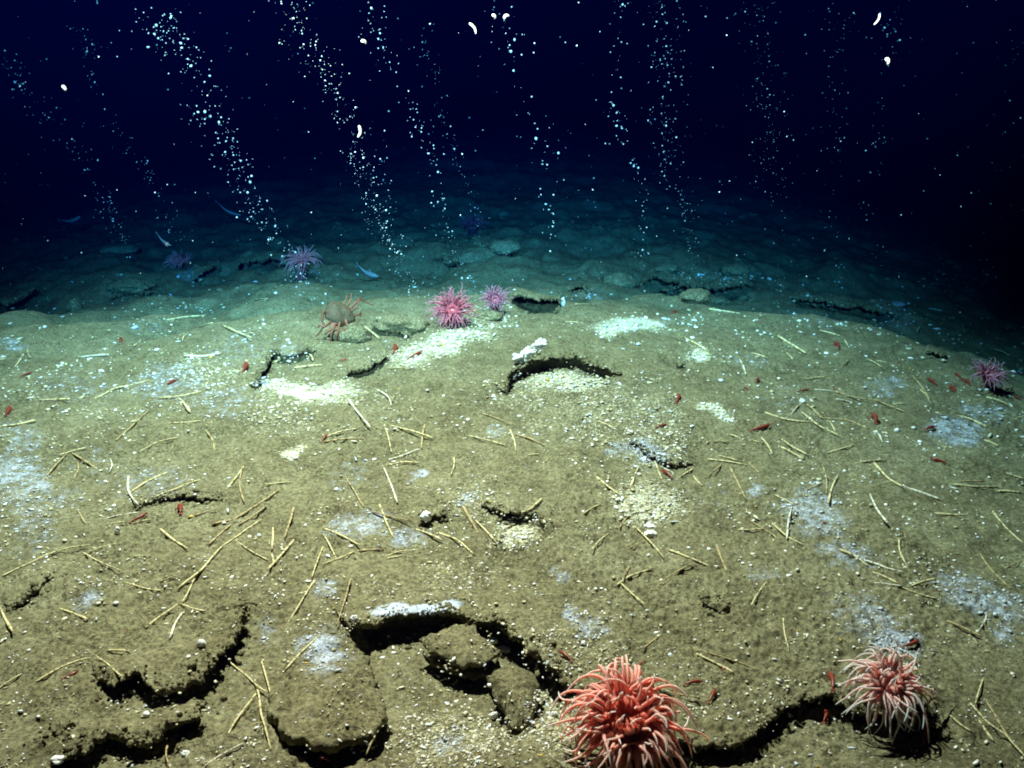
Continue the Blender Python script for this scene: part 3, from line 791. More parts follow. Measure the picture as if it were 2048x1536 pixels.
# ------------------------------------------------------------------ shell grit: uncountable flecks
def build_grit():
    ico = bmesh.new(); bmesh.ops.create_icosphere(ico, subdivisions=1, radius=1)
    iv = np.array([v.co[:] for v in ico.verts]); itf = np.array([[v.index for v in f.verts] for f in ico.faces]); ico.free()
    iv12 = iv
    N = 90000
    px = rng.uniform(-60, 2108, N); py = rng.uniform(545, 1560, N)
    xw, yw, zw = unproject(px, py, lambda x, y: base_height(x, y))
    w = 0.035+0.16*sstep(-0.1, 0.7, n2(xw*2.2, yw*2.2, 91))*sstep(-0.3, 0.6, n2(xw*6, yw*6, 94))+0.22*sstep(0.25, 0.75, n2(xw*11, yw*11, 92))
    w = w*np.where(py < 640, 0.4, 1)
    g = patch('grit', xw, yw, zw)
    w = w*0.8+0.75*np.minimum(g, 1.3)**1.5
    mt = patch('mat', xw, yw, zw); w = w+0.20*np.minimum(mt, 1)
    bare = np.exp(-(((px-600)/120)**2+((py-960)/90)**2)) + np.exp(-(((px-1480)/160)**2+((py-1230)/110)**2)) + np.exp(-(((px-250)/200)**2+((py-1290)/110)**2))
    w = w*(1-0.6*np.clip(bare, 0, 1))
    keep = rng.random(N) < w
    px, py, g = px[keep], py[keep], g[keep]
    X, Y, Z = unproject(px, py, TOP)
    n = len(X)
    dist = np.sqrt(X*X+Y*Y+(CAM_H-Z)**2)
    size = np.exp(rng.normal(math.log(1.9), 0.42, n))*(1+0.25*np.clip(g, 0, 1))
    size = np.clip(size, 0.9, 5.0)*dist/FPX
    print('grit', n)
    a = rng.uniform(0, 2*math.pi, n)
    asp = np.exp(rng.normal(0, 0.32, n)); hz = rng.uniform(0.25, 0.7, n)
    c, s = np.cos(a), np.sin(a)
    V0 = iv12[None]*(1+0.25*rng.normal(size=(n, len(iv12), 1)).clip(-1.2, 1.2))
    vx = V0[..., 0]*size[:, None]*asp[:, None]; vy = V0[..., 1]*size[:, None]/asp[:, None]; vz = V0[..., 2]*size[:, None]*hz[:, None]
    P = np.stack([vx*c[:, None]-vy*s[:, None]+X[:, None], vx*s[:, None]+vy*c[:, None]+Y[:, None], vz+Z[:, None]+(size*hz*0.45)[:, None]], -1)
    F = (itf[None]+np.arange(n)[:, None, None]*len(iv12)).reshape(-1, 3)
    pal = np.array([(0.84, 0.83, 0.76), (0.66, 0.62, 0.44), (0.48, 0.44, 0.24), (0.36, 0.32, 0.18), (0.55, 0.58, 0.60), (0.55, 0.38, 0.06)])
    pr = rng.random(n)
    ci = np.searchsorted([0.26, 0.56, 0.82, 0.90, 0.988], pr)
    mk = patch('mat', X, Y, Z); ci = np.where((mk > 0.4) & (pr < 0.7), 4, ci)
    col = pal[ci]*rng.uniform(0.75, 1.1, (n, 1))
    col = np.c_[np.clip(col, 0, 0.85), np.ones(n)]
    me = bpy.data.meshes.new('shell_grit')
    Vv = P.reshape(-1, 3).astype(np.float32)
    me.vertices.add(len(Vv)); me.vertices.foreach_set('co', Vv.ravel())
    me.loops.add(F.size); me.loops.foreach_set('vertex_index', F.ravel().astype(np.int32))
    me.polygons.add(len(F)); me.polygons.foreach_set('loop_start', np.arange(0, F.size, 3, dtype=np.int32))
    me.update(calc_edges=True)
    me.materials.append(M_GRIT)
    me.attributes.new('tint', 'FLOAT_COLOR', 'POINT').data.foreach_set('color', np.repeat(col, len(iv12), 0).astype(np.float32).ravel())
    o = bpy.data.objects.new('shell_gravel', me); C.objects.link(o)
    tag(o, kind='stuff')
build_grit()

# ------------------------------------------------------------------ words for telling repeats apart
LANDMARKS = [('coral red anemone', 1255, 1425), ('pale pink anemone', 1780, 1375), ('white-lipped ledge', 850, 1215), ('mud boulder', 655, 1400), ('layered rock block', 920, 1310),
             ('ragged slab', 350, 1330), ('crab', 682, 640), ('bright pink anemone', 900, 612), ('black hollow', 1125, 745), ('bright white bed', 620, 785),
             ('square shell bed', 1030, 1070), ('middle shell drift', 1290, 1000), ('lone white pebble', 852, 1036), ('crossed red shrimp', 270, 1040), ('far shell streak', 1265, 652),
             ('bluish mat patch', 1910, 860), ('dusky small anemone', 1980, 750), ('round crest stone', 150, 618), ('small pink-white splash', 595, 908), ('pale yellow smear', 1435, 820),
             ('pitted mud step', 50, 1200), ('curled lone shrimp', 1750, 842), ('long far crack', 1700, 610), ('lower crust slab', 280, 1470)]
ORD = ['', 'second ', 'third ', 'fourth ', 'fifth ', 'sixth ', 'seventh ', 'eighth ', 'ninth ', 'tenth ', 'eleventh ', 'twelfth ', 'thirteenth ', 'fourteenth ', 'fifteenth ', 'sixteenth ', 'seventeenth ', 'eighteenth ']
NAMED = []
def where_words(kind_list):
    """kind_list: (object, descriptive words, px, py). Gives each its own label by neighbouring landmarks and order."""
    buckets = {}
    for o, words, x, y in kind_list:
        d = sorted((math.hypot(x-lx, (y-ly)*1.3), n, lx, ly) for n, lx, ly in LANDMARKS)
        a = d[0]
        b = None
        for q in d[1:]:
            ang = abs(math.atan2(q[3]-a[3], q[2]-a[2])-math.atan2(y-a[3], x-a[2])); ang = min(ang, 2*math.pi-ang)
            if ang < 0.9: b = q; break
        b = b or d[1]
        buckets.setdefault((words, a[1], b[1]), []).append((a[0], o))
    for (words, a, b), L in buckets.items():
        L.sort(key=lambda t: t[0])
        for i, (d, o) in enumerate(L):
            if len(L) == 1: o['label'] = f"{words} by the {a}, on the {b} side"
            else: o['label'] = f"{words}, {ORD[i] if i else 'first '}from the {a} towards the {b}"

# ------------------------------------------------------------------ worm tubes strewn over the mud
T = []
def tubes(crop, *lines):
    for l in lines: T.append(px_of(crop, l))
tubes('A', [(960, 125), (1110, 165), (1250, 190)], [(1230, 110), (1380, 70)], [(1390, 280), (1480, 325), (1590, 340)], [(1115, 465), (1370, 310)],
      [(1300, 550), (1350, 440), (1400, 330)], [(0, 310), (55, 415), (105, 520)], [(450, 310), (670, 405)], [(820, 630), (1000, 650)], [(275, 885), (510, 765), (690, 710)],
      [(745, 690), (940, 860)], [(-60, 960), (0, 930), (90, 880), (180, 790)], [(1760, 720), (1900, 830), (2048, 945)], [(1730, 1310), (1850, 1140), (1965, 1000)],
      [(1285, 1300), (1310, 1560)], [(1570, 1540), (1720, 1440), (1870, 1360)], [(1920, 1210), (2048, 1195)])
tubes('B', [(285, 425), (400, 265), (505, 110)], [(775, 90), (730, 270), (665, 475)], [(535, 510), (400, 650), (270, 790)], [(90, 700), (125, 840), (160, 950)],
      [(60, 930), (100, 1200), (160, 1400)], [(890, 1480), (970, 1420)])
tubes('C', [(885, 135), (1020, 75), (1160, 15)], [(985, 0), (950, 85)], [(930, 130), (1020, 220), (1110, 310)], [(1195, 150), (1300, 80), (1475, -20)], [(1920, 310), (2048, 120)],
      [(1095, 645), (1240, 530)], [(1500, 635), (1740, 700), (1990, 790)], [(1510, 670), (1800, 815)], [(1150, 915), (1340, 980), (1520, 1020)])
tubes('D', [(1110, 160), (1260, 210), (1380, 250)], [(195, 390), (200, 500), (240, 640)], [(1770, 330), (1690, 490)], [(1450, 410), (1580, 490), (1720, 550)], [(1735, 850), (1670, 1060)],
      [(1630, 1050), (1760, 1180), (1900, 1330), (2060, 1500)], [(1760, 1010), (1850, 1180), (1960, 1370)], [(1690, 1180), (1810, 1340)], [(1275, 1160), (1520, 1310)], [(1120, 730), (1230, 800)],
      [(1480, 1130), (1640, 1260)], [(870, 105), (1000, 125), (1110, 150)], [(1190, 145), (1360, 110)])
tubes('E', [(310, 90), (545, 95)], [(1230, 70), (1410, 60), (1550, 35)], [(1350, 40), (1460, 185)], [(890, 395), (1020, 290), (1150, 165)], [(1060, 490), (1210, 425), (1370, 380)],
      [(-40, 285), (130, 275), (280, 250)], [(1285, 255), (1400, 258), (1540, 245)], [(1575, 315), (1650, 490)], [(310, 700), (450, 570), (535, 460)], [(455, 510), (660, 460)], [(540, 480), (740, 605)],
      [(600, 560), (555, 705)], [(850, 540), (845, 640)], [(975, 810), (1130, 705), (1285, 635)], [(990, 670), (1070, 915)], [(1190, 870), (1360, 770), (1545, 680)], [(1735, 770), (1870, 595)],
      [(1860, 600), (1880, 880)], [(780, 1000), (900, 970), (1060, 955)], [(800, 1030), (960, 1035)], [(1030, 1035), (1160, 1015)], [(600, 930), (650, 1030)], [(1500, 970), (1660, 930)],
      [(1230, 1075), (1330, 1160), (1440, 1240)], [(1630, 1045), (1800, 990), (2048, 850), (2155, 765)], [(1830, 1045), (2048, 895)], [(1600, 1205), (1770, 1040)], [(2000, 1010), (1850, 1110), (1710, 1200)],
      [(1710, 1200), (1560, 1390), (1370, 1540)], [(1590, 1340), (1500, 1450), (1400, 1640)], [(1800, 1155), (1920, 1240), (2060, 1310)], [(15, 1440), (200, 1350), (380, 1275), (540, 1240), (700, 1210)], [(680, 1255), (800, 1195), (890, 1180)],
      [(640, 1265), (780, 1340), (935, 1420)], [(1020, 1280), (1160, 1275)])
tubes('F', [(750, 100), (840, 200), (925, 310)], [(590, 365), (700, 330), (830, 295)], [(570, 410), (700, 402), (835, 385)], [(1030, 265), (1060, 370), (1085, 490)], [(1085, 290), (1230, 330), (1410, 385)],
      [(1345, 240), (1320, 460)], [(1075, 550), (1200, 505), (1310, 465)], [(1040, 600), (1300, 580)], [(1030, 620), (1090, 740), (1135, 880)], [(1745, 165), (1900, 230), (2040, 290)], [(1660, 345), (1800, 400), (1960, 435)],
      [(2000, 320), (2040, 480)], [(1570, 520), (1550, 660)], [(970, 0), (1085, 130)], [(1120, 20), (1080, 110)], [(110, 740), (320, 710)], [(0, 1065), (90, 1010)],
      [(340, 910), (310, 1030), (265, 1155)], [(180, 1060), (165, 1240)], [(345, 1130), (250, 1280), (130, 1420)], [(165, 1270), (180, 1340)], [(560, 1200), (520, 1330), (480, 1450)], [(565, 1105), (660, 1300)],
      [(570, 1080), (720, 1140), (850, 1220)], [(560, 1360), (710, 1310), (800, 1250)], [(830, 1245), (1030, 1230)], [(1040, 1275), (1150, 1250), (1310, 1240)], [(1050, 1300), (1170, 1275)], [(735, 670), (800, 790), (880, 905)],
      [(1000, 880), (1040, 1020), (1100, 1140)], [(940, 940), (1080, 985), (1230, 1040)], [(1270, 1065), (1380, 1120), (1490, 1175)], [(1450, 1090), (1590, 1170), (1720, 1275)], [(1635, 900), (1690, 1000), (1760, 1100)], [(1730, 1010), (1890, 1190)])
tubes('G', [(120, 350), (220, 380), (340, 440)], [(220, 505), (300, 505)], [(740, 670), (830, 760), (920, 820)], [(1070, 600), (990, 770)], [(1185, 560), (1245, 690)], [(1230, 585), (1340, 640)],
      [(1340, 695), (1490, 595)], [(1480, 670), (1550, 745)], [(1590, 545), (1750, 555), (1900, 575)], [(1710, 560), (1570, 680)], [(1680, 510), (1830, 550)], [(1900, 545), (1990, 640)], [(1765, 615), (1830, 740), (1885, 855)],
      [(1590, 410), (1750, 410)], [(1765, 330), (1850, 375)], [(1910, 385), (2020, 420)], [(325, 850), (220, 940), (110, 1020)], [(110, 1020), (0, 1100)], [(830, 1100), (700, 1260)], [(1030, 1050), (1130, 1160), (1260, 1310)],
      [(990, 1220), (1110, 1165)], [(1290, 1235), (1420, 1280), (1620, 1350)], [(1665, 1220), (1700, 1310), (1750, 1405)], [(1000, 1360), (950, 1470)], [(1920, 1010), (2048, 1080), (2150, 1155)], [(1830, 1085), (2020, 1090)],
      [(640, 960), (780, 890)], [(990, 975), (920, 1080)], [(750, 240), (870, 310)])
tubes('H', [(60, 185), (230, 240), (400, 250)], [(340, 180), (460, 280), (630, 365)], [(360, 90), (240, 210)], [(380, 110), (490, 225)], [(490, 220), (680, 240), (850, 300)], [(550, 235), (600, 320)],
      [(590, 20), (740, 80), (950, 105)], [(600, 75), (740, 105)], [(440, 0), (590, 20)], [(900, 75), (1130, 180)], [(1040, 105), (1130, 110)], [(1250, 0), (1330, 100)], [(1530, 190), (1640, 235), (1750, 295)],
      [(1760, 60), (1970, 135)], [(1740, 380), (1840, 440)], [(180, 385), (280, 460), (390, 525)], [(155, 415), (350, 540)], [(30, 370), (70, 420), (110, 500)], [(540, 490), (600, 465), (740, 430)], [(740, 565), (900, 550), (990, 545)],
      [(895, 565), (1000, 690), (1120, 770)], [(1125, 740), (1260, 790), (1400, 850)], [(380, 770), (500, 725)], [(500, 580), (530, 680), (530, 800)], [(615, 670), (565, 760), (540, 890)], [(910, 320), (955, 400)],
      [(135, 820), (290, 890)], [(265, 905), (220, 1160)], [(115, 1040), (240, 1140), (360, 1215)], [(865, 820), (900, 920), (990, 1060)], [(1085, 1145), (1145, 1350)], [(635, 1230), (740, 1290), (850, 1365)],
      [(840, 1315), (980, 1370), (1120, 1440)], [(870, 1385), (1080, 1490)], [(1800, 935), (1900, 1060), (2045, 1180)], [(1910, 650), (2040, 710)], [(1490, 740), (1670, 750), (1850, 750)], [(1810, 770), (2020, 795)],
      [(1560, 710), (1740, 720)], [(1350, 960), (1600, 995)], [(1705, 1280), (1800, 1390), (1940, 1530)], [(1890, 1370), (2045, 1300)], [(1680, 1015), (1740, 1020)])
tubes('I', [(1280, 800), (1430, 800), (1580, 790)], [(1710, 850), (1820, 905), (1930, 975)], [(1440, 900), (1400, 970)], [(1540, 860), (1630, 830)], [(1410, 1095), (1580, 1090), (1690, 1070)], [(600, 1100), (830, 1085)],
      [(110, 1170), (180, 1070)], [(210, 1040), (230, 1110)], [(730, 1410), (880, 1340), (1150, 1280)], [(1030, 1020), (1080, 950)], [(460, 850), (540, 825)])
tubes('J', [(340, 1185), (560, 1160)], [(455, 1040), (480, 1130)], [(880, 860), (1000, 950)], [(1050, 1180), (1230, 1190)], [(40, 640), (140, 665)])
tubes('K', [(1410, 940), (1600, 1040)], [(1600, 735), (1850, 765)], [(1840, 1120), (1890, 1240)], [(1920, 1050), (2048, 1100)], [(580, 705), (740, 700)], [(500, 820), (640, 830)])
tubes('L', [(150, 945), (370, 1075)], [(480, 890), (630, 935)], [(220, 1060), (270, 1110)], [(840, 1100), (950, 1195)], [(640, 1170), (700, 1120)], [(1190, 1240), (1320, 1430)], [(380, 1265), (520, 1260)],
      [(1810, 1020), (1950, 1090)], [(1310, 725), (1420, 740)], [(1250, 850), (1220, 910)], [(910, 1115), (990, 1135)], [(660, 960), (690, 1000)])

def build_tubes():
    flat = [p for l in T for p in l]
    X, Y, Z = unproject([p[0] for p in flat], [p[1] for p in flat], TOP)
    k = 0; lst = []
    TR = random.Random(3)
    for l in T:
        n = len(l); P = np.stack([X[k:k+n], Y[k:k+n], Z[k:k+n]], 1); k += n
        plen = sum(math.hypot(l[i+1][0]-l[i][0], l[i+1][1]-l[i][1]) for i in range(n-1))
        m = max(8, int(plen/7))
        if n == 2:
            e = P[1]-P[0]; bow = TR.gauss(0, 0.035)
            mid = (P[0]+P[1])/2+np.array([-e[1], e[0], 0])*bow
            P = np.stack([P[0], mid, P[1]])
        Q = smooth_line(P, m)
        zt = TOP(Q[:, 0], Q[:, 1])
        dist = math.sqrt(float((P.mean(0)**2).sum()))
        wide = TR.uniform(1.35, 2.4)*(1 if plen > 45 else 0.8)
        r = wide*math.sqrt(P[:, 0].mean()**2+P[:, 1].mean()**2+CAM_H**2)/FPX
        ln = np.linspace(0, 1, m)
        zf = np.polyval(np.polyfit(ln, zt, 1 if plen < 90 else 2), ln)      # a stiff tube rests on the high spots
        gap = zt-zf
        z = zf+min(0.022, max(0.0, float(np.percentile(gap, 80))))+r*0.6
        lift = TR.choice([0, 0, 0.004, 0.010]); z = z+lift*np.linspace(0, 1, m)
        c = P.mean(0); base = Vector((c[0], c[1], float(zt.min())))
        bury = TR.choice([0, 0.5, 1.1, 1.6])*r; z = z-bury*sstep(0.55, 1.0, ln if TR.random() < 0.5 else 1-ln)
        seed = TR.randrange(1000)
        rad = r*(1.08-0.35*(ln if TR.random() < 0.5 else 1-ln))*(1+0.22*n2(np.linspace(0, plen/9, m), np.zeros(m), seed))
        rad[0] *= 0.8; rad[-1] *= TR.uniform(0.5, 0.8)
        w = 0.6*r*n2(np.linspace(0, plen/30, m), np.zeros(m), seed+5)
        mb = MB()
        mb.tube([Vector((q[0]+w[i], q[1], z[i]))-base for i, q in enumerate(Q)], rad, 7, tv=[i*plen/m/45.0 for i in range(m)])
        tint = TR.choices(['cream', 'white', 'tan'], [6, 1.3, 3])[0]
        o = mb.build('worm_tube', M_TUBES[tint]); o.location = base
        size = 'long' if plen > 95 else ('short' if plen < 42 else 'mid-length')
        dx, dy = l[-1][0]-l[0][0], l[-1][1]-l[0][1]
        ang = math.degrees(math.atan2(-dy, dx)) % 180
        ori = 'level' if ang < 15 or ang > 165 else ('upright' if 68 < ang < 112 else ('forward-slash' if ang < 90 else 'backslash'))
        tag(o, None, 'worm tube', 'worm tubes strewn over the mud')
        lst.append((o, f"{size} {ori} {tint} tube", sum(p[0] for p in l)/n, sum(p[1] for p in l)/n))
    where_words(lst)
    print('tubes', len(T))
build_tubes()

# ------------------------------------------------------------------ shrimps
S = []
def shr(crop, *lines):
    for l in lines: S.append(px_of(crop, l))
shr('A', [(605, 800), (465, 865)], [(975, 480), (1000, 510)])
shr('B', [(575, 1462), (590, 1500)])
shr('C', [(450, 650), (565, 735)], [(1055, 805), (1112, 705)], [(1690, 770), (1748, 838)], [(1560, 888), (1395, 912)], [(1655, 945), (1598, 1060)])
shr('D', [(535, 820), (585, 975)], [(510, 1090), (520, 1210)], [(1297, 1215), (1290, 1375)], [(1240, 565), (1105, 625)])
shr('E', [(1132, 955), (985, 1032)], [(82, 148), (48, 205)], [(1370, 905), (1392, 975)])
shr('F', [(595, 345), (545, 415)])
shr('G', [(1372, 45), (1358, 112)], [(1282, 278), (1190, 302)], [(1240, 632), (1332, 692)], [(1865, 0), (1905, 12)])
shr('H', [(100, 285), (-70, 330)], [(868, 190), (932, 290)], [(1362, 298), (1275, 322)], [(1325, 540), (1485, 578)], [(1480, 0), (1535, 22)], [(1968, 55), (2032, 82)], [(392, 5), (308, 12)], [(505, 1025), (545, 1030)])
shr('I', [(250, 1218), (145, 1256)], [(925, 965), (945, 1000)], [(1295, 865), (1305, 905)], [(1893, 1130), (1862, 1240)], [(1285, 1312), (1380, 1262)])
shr('J', [(1108, 1012), (1112, 1075)], [(1325, 1060), (1205, 1115)], [(750, 1118), (668, 1128)])
shr('K', [(1872, 1325), (1912, 1350)], [(1978, 1262), (1962, 1295)], [(1372, 1388), (1356, 1452)], [(1325, 752), (1352, 770)], [(1970, 820), (2000, 826)])
shr('L', [(588, 992), (634, 1045)], [(1508, 1222), (1575, 1275)], [(1575, 1275), (1648, 1316)], [(1300, 1265), (1388, 1315)], [(1468, 1325), (1525, 1368)], [(580, 1335), (625, 1362)], [(1235, 1025), (1270, 1045)], [(1080, 1135), (1098, 1155)], [(-10, 820), (25, 832)])
def shrimp_mesh(seed):
    """a shrimp one unit long, head at +x: curved body, tail fan, legs, feelers, all one surface group"""
    R = random.Random(seed); mb = MB()
    bend = R.uniform(0.05, 0.22); side = R.choice((-1, 1))*R.uniform(0.02, 0.10)
    spine = []; rad = []
    for i in range(12):
        t = i/11
        spine.append((0.5-t*0.86, side*math.sin(t*math.pi*1.2), 0.105+bend*0.5*math.sin(t*2.6)-0.06*t))
        rad.append([0.012, 0.045, 0.072, 0.082, 0.080, 0.074, 0.068, 0.062, 0.054, 0.044, 0.034, 0.022][i])
    mb.tube(spine, rad, 8, flat=1.1)
    ex, ey, ez = spine[-1]
    for a in (-0.55, -0.2, 0.2, 0.55):
        mb.tube([(ex, ey, ez), (ex-0.07, ey+a*0.07, ez-0.01), (ex-0.14*math.cos(a), ey+a*0.16, ez-0.03)], [0.014, 0.026, 0.008], 5, flat=0.3)
    for k in range(5):
        for sgn in (-1, 1):
            x = 0.34-k*0.06; y = side*0.3
            mb.tube([(x, y+sgn*0.04, 0.06), (x+0.02, y+sgn*0.11, 0.07), (x-0.01, y+sgn*0.15, 0.0)], [0.012, 0.009, 0.005], 4)
    for k in range(4):
        for sgn in (-1, 1):
            x = 0.0-k*0.08; y = spine[6][1]
            mb.tube([(x, y+sgn*0.03, 0.06), (x-0.03, y+sgn*0.05, 0.01)], [0.012, 0.006], 4)
    for sgn in (-1, 1):
        mb.tube([(0.48, sgn*0.01, 0.11), (0.60, sgn*0.07, 0.15), (0.68, sgn*0.16, 0.12), (0.60, sgn*0.26, 0.06)], [0.008, 0.006, 0.004, 0.003], 4)
        mb.tube([(0.46, sgn*0.02, 0.10), (0.56, sgn*0.04, 0.10)], [0.018, 0.006], 5)
    mb.tube([(0.45, 0, 0.15), (0.53, 0, 0.165), (0.60, 0, 0.15)], [0.02, 0.012, 0.003], 5)
    me_o = mb.build('shrimp', M_SHRIMP)
    return me_o
def build_shrimps():
    protos = [shrimp_mesh(s) for s in (1, 2, 3, 4)]
    used = [False]*4; lst = []
    flat = [p for l in S for p in l]
    X, Y, Z = unproject([p[0] for p in flat], [p[1] for p in flat], TOP)
    R = random.Random(5)
    for i, l in enumerate(S):
        a = Vector((X[2*i], Y[2*i], Z[2*i])); b = Vector((X[2*i+1], Y[2*i+1], Z[2*i+1]))
        k = R.randrange(4)
        if used[k]:
            o = protos[k].copy(); C.objects.link(o)
        else:
            o = protos[k]; used[k] = True
        d = a-b; L = 0.9*min(max(d.length, 0.03), 0.14)
        o.location = (a+b)/2+Vector((0, 0, 0.0))
        o.rotation_euler = (R.uniform(-.2, .2), -math.asin(max(-0.5, min(0.5, d.z/max(d.length, 1e-4)))), math.atan2(d.y, d.x))
        o.scale = (L, L*1.05, L*1.05)
        tag(o, None, 'shrimp', 'small red shrimps on the mud')
        plen = math.hypot(l[1][0]-l[0][0], l[1][1]-l[0][1])
        ang = math.degrees(math.atan2(-(l[1][1]-l[0][1]), l[1][0]-l[0][0])) % 180
        ori = 'level' if ang < 15 or ang > 165 else ('upright' if 68 < ang < 112 else ('forward-slash' if ang < 90 else 'backslash'))
        lst.append((o, f"{'tiny' if plen < 20 else 'small'} red shrimp lying {ori}", (l[0][0]+l[1][0])/2, (l[0][1]+l[1][1])/2))
    for k in range(4):
        if not used[k]: bpy.data.objects.remove(protos[k])
    where_words(lst)
    print('shrimps', len(S))
build_shrimps()

# ------------------------------------------------------------------ anemones
def anemone(label, px, py, hpx_disc, R, tl, rings, tilt, mats, seed, base_h, sides=7, segs=11, sink=0.02, yaw=0.0, group=None, tr=0.0075):
    """disc centre seen at (px,py); R disc radius, tl tentacle length, rings = [(radius share, count, elevation, curl, length share)]"""
    RR = random.Random(seed)
    x, y, z = [float(a[0]) for a in unproject([px], [hpx_disc], TOP)]
    root = empty('sea_anemone', (x, y, z-sink))
    tag(root, label, 'sea anemone', group)
    dx, dy, dz = ray(px, py); k = y/dy*0.985
    c = Vector((dx*k, y*0.985, CAM_H+dz*k))-root.location      # disc centre, local
    if c.z < 0.03: c.z = 0.03
    N = (Matrix.Rotation(yaw, 3, 'Z') @ Vector((0, -math.sin(tilt), math.cos(tilt)))).normalized()
    U = N.cross(Vector((0, 1, 0.3))).normalized(); W = N.cross(U).normalized()
    mt, md, mc = mats
    # column
    mb = MB()
    pts = [Vector((0, 0.01, 0)), Vector((0, 0.008, 0.02)), c*0.35, c*0.7, c-N*0.006]
    mb.tube(pts, [R*0.95, R*0.72, R*0.62, R*0.72, R*0.97], 24)
    mb.build('column', mc, root)
    # oral disc with swollen folds around a slit mouth
    V = []; F = []; na, nrr = 48, 12; tv = []
    for j in range(nrr+1):
        s = j/nrr
        for i in range(na):
            a = 2*math.pi*i/na
            lobe = 0.5+0.5*math.cos(5*a+1.3+seed)*math.sin(math.pi*min(1, s*1.25))
            hgt = R*(0.13*math.exp(-((s-0.42)/0.20)**2)*(0.3+0.9*lobe)+0.05*math.sin(17*a+3*math.sin(9*s))*math.sin(math.pi*s)-0.30*math.exp(-(s/0.20)**2)+0.05*math.cos(12*a)*s)
            rr = R*1.02*s*(1+0.05*math.sin(7*a+seed))
            sx = 0.75 if s < 0.35 else 1
            V.append(c+U*math.cos(a)*rr+W*math.sin(a)*rr*sx+N*hgt); tv.append(s)
    for j in range(nrr):
        for i in range(na):
            i2 = (i+1) % na
            F.append((j*na+i, (j+1)*na+i, (j+1)*na+i2, j*na+i2))
    mesh_obj('oral_disc', V, F, md, root, attrs={'along': tv})
    for share, count, elev, curl, ls in rings:
        for q in range(count):
            a = 2*math.pi*(q+RR.uniform(-.28, .28))/count+share*3
            o3 = U*math.cos(a)+W*math.sin(a)
            p = c+o3*R*share*RR.uniform(0.92, 1.06)+N*R*0.02
            e = elev+RR.gauss(0, 0.30)
            d = (o3*math.cos(e)+N*math.sin(e)).normalized()
            tang = N.cross(o3)
            L = tl*ls*RR.uniform(0.62, 1.2); st = L/segs
            sw = RR.gauss(0, 0.07); cu = curl*RR.uniform(0.5, 1.5)
            flick = RR.gauss(0, 0.2)
            P = [p-d*0.004]; rad = [tr*1.15]
            for j in range(segs):
                t = (j+1)/segs
                d = d+tang*(sw+flick*(t > 0.6))+Vector((0, 0, -1))*cu*(0.35+t)*0.34
                if curl < 0: d = d-o3*abs(cu)*0.30
                d.normalize(); p = p+d*st
                floor = float(TOP(np.array([p.x+root.location.x]), np.array([p.y+root.location.y]))[0])-root.location.z+tr*0.6
                if p.z < floor: p = Vector((p.x, p.y, floor))
                P.append(p.copy()); rad.append(tr*(1-0.74*t**0.8)*(1+0.05*RR.uniform(-1, 1)))
            rad[-1] *= 0.7
            mb = MB(); mb.tube(P, rad, sides)
            mb.build('tentacle', mt, root)
    return root
def amats(n, root, mid, tip, disc_in, disc_out, col):
    return (tentacle_mat(n+'_tentacle', root, mid, tip), tentacle_mat(n+'_disc', disc_in, disc_out, root), plain(n+'_column', col, 0.5, 0.3, 0.25, 60, sss=0.2))
A_RED = amats('coral_anemone', (0.72, 0.20, 0.15), (0.76, 0.33, 0.27), (0.78, 0.50, 0.45), (0.45, 0.035, 0.020), (0.70, 0.14, 0.095), (0.55, 0.14, 0.08))
A_PINK = amats('pale_anemone', (0.62, 0.24, 0.21), (0.66, 0.41, 0.37), (0.70, 0.57, 0.53), (0.40, 0.04, 0.03), (0.66, 0.25, 0.20), (0.42, 0.20, 0.16))
A_ROSE = amats('rose_anemone', (0.34, 0.075, 0.10), (0.33, 0.10, 0.14), (0.32, 0.13, 0.17), (0.22, 0.03, 0.035), (0.32, 0.06, 0.08), (0.50, 0.14, 0.15))
A_PURPLE = amats('purple_anemone', (0.26, 0.085, 0.13), (0.25, 0.11, 0.16), (0.24, 0.13, 0.19), (0.18, 0.03, 0.05), (0.24, 0.07, 0.10), (0.42, 0.16, 0.2))
A_DUSKY = amats('dusky_anemone', (0.62, 0.12, 0.13), (0.62, 0.18, 0.20), (0.62, 0.25, 0.27), (0.3, 0.04, 0.05), (0.46, 0.1, 0.1), (0.4, 0.1, 0.1))
A_FAINT = amats('faint_anemone', (0.12, 0.03, 0.05), (0.12, 0.04, 0.06), (0.14, 0.07, 0.09), (0.1, 0.02, 0.03), (0.1, 0.03, 0.05), (0.1, 0.04, 0.05))
GA = 'sea anemones on the seep'
anemone('big coral red anemone with long drooping arms before the black ledge gap', 1252, 1432, 1488, 0.078, 0.122,
        [(1.0, 44, -0.15, 0.70, 1.15), (0.95, 36, 0.2, 0.70, 1.05), (0.86, 26, 0.6, 0.5, 0.85), (0.76, 18, 1.0, 0.25, 0.62), (0.62, 14, 1.2, 0.1, 0.5), (0.46, 9, 1.3, -0.4, 0.42)], 0.56, A_RED, 3, 0.08, 8, 14, group=GA, tr=0.0057)
anemone('pale pink anemone with a fringe of thin hanging arms over the arched undercut', 1782, 1366, 1402, 0.044, 0.108,
        [(1.0, 42, 0.0, 0.8, 1.1), (0.92, 34, 0.4, 0.65, 0.95), (0.78, 24, 0.9, 0.35, 0.7), (0.56, 9, 1.2, -0.5, 0.45)], 0.50, A_PINK, 8, 0.07, 7, 14, group=GA, tr=0.0044)
anemone('bright pink anemone with combed arms standing on the crest', 905, 618, 640, 0.060, 0.135,
        [(0.98, 34, 0.25, 0.45, 0.95), (0.85, 28, 0.7, 0.3, 0.85), (0.65, 18, 1.15, 0.15, 0.65)], 0.75, A_ROSE, 13, 0.08, 5, 8, group=GA, tr=0.0062)
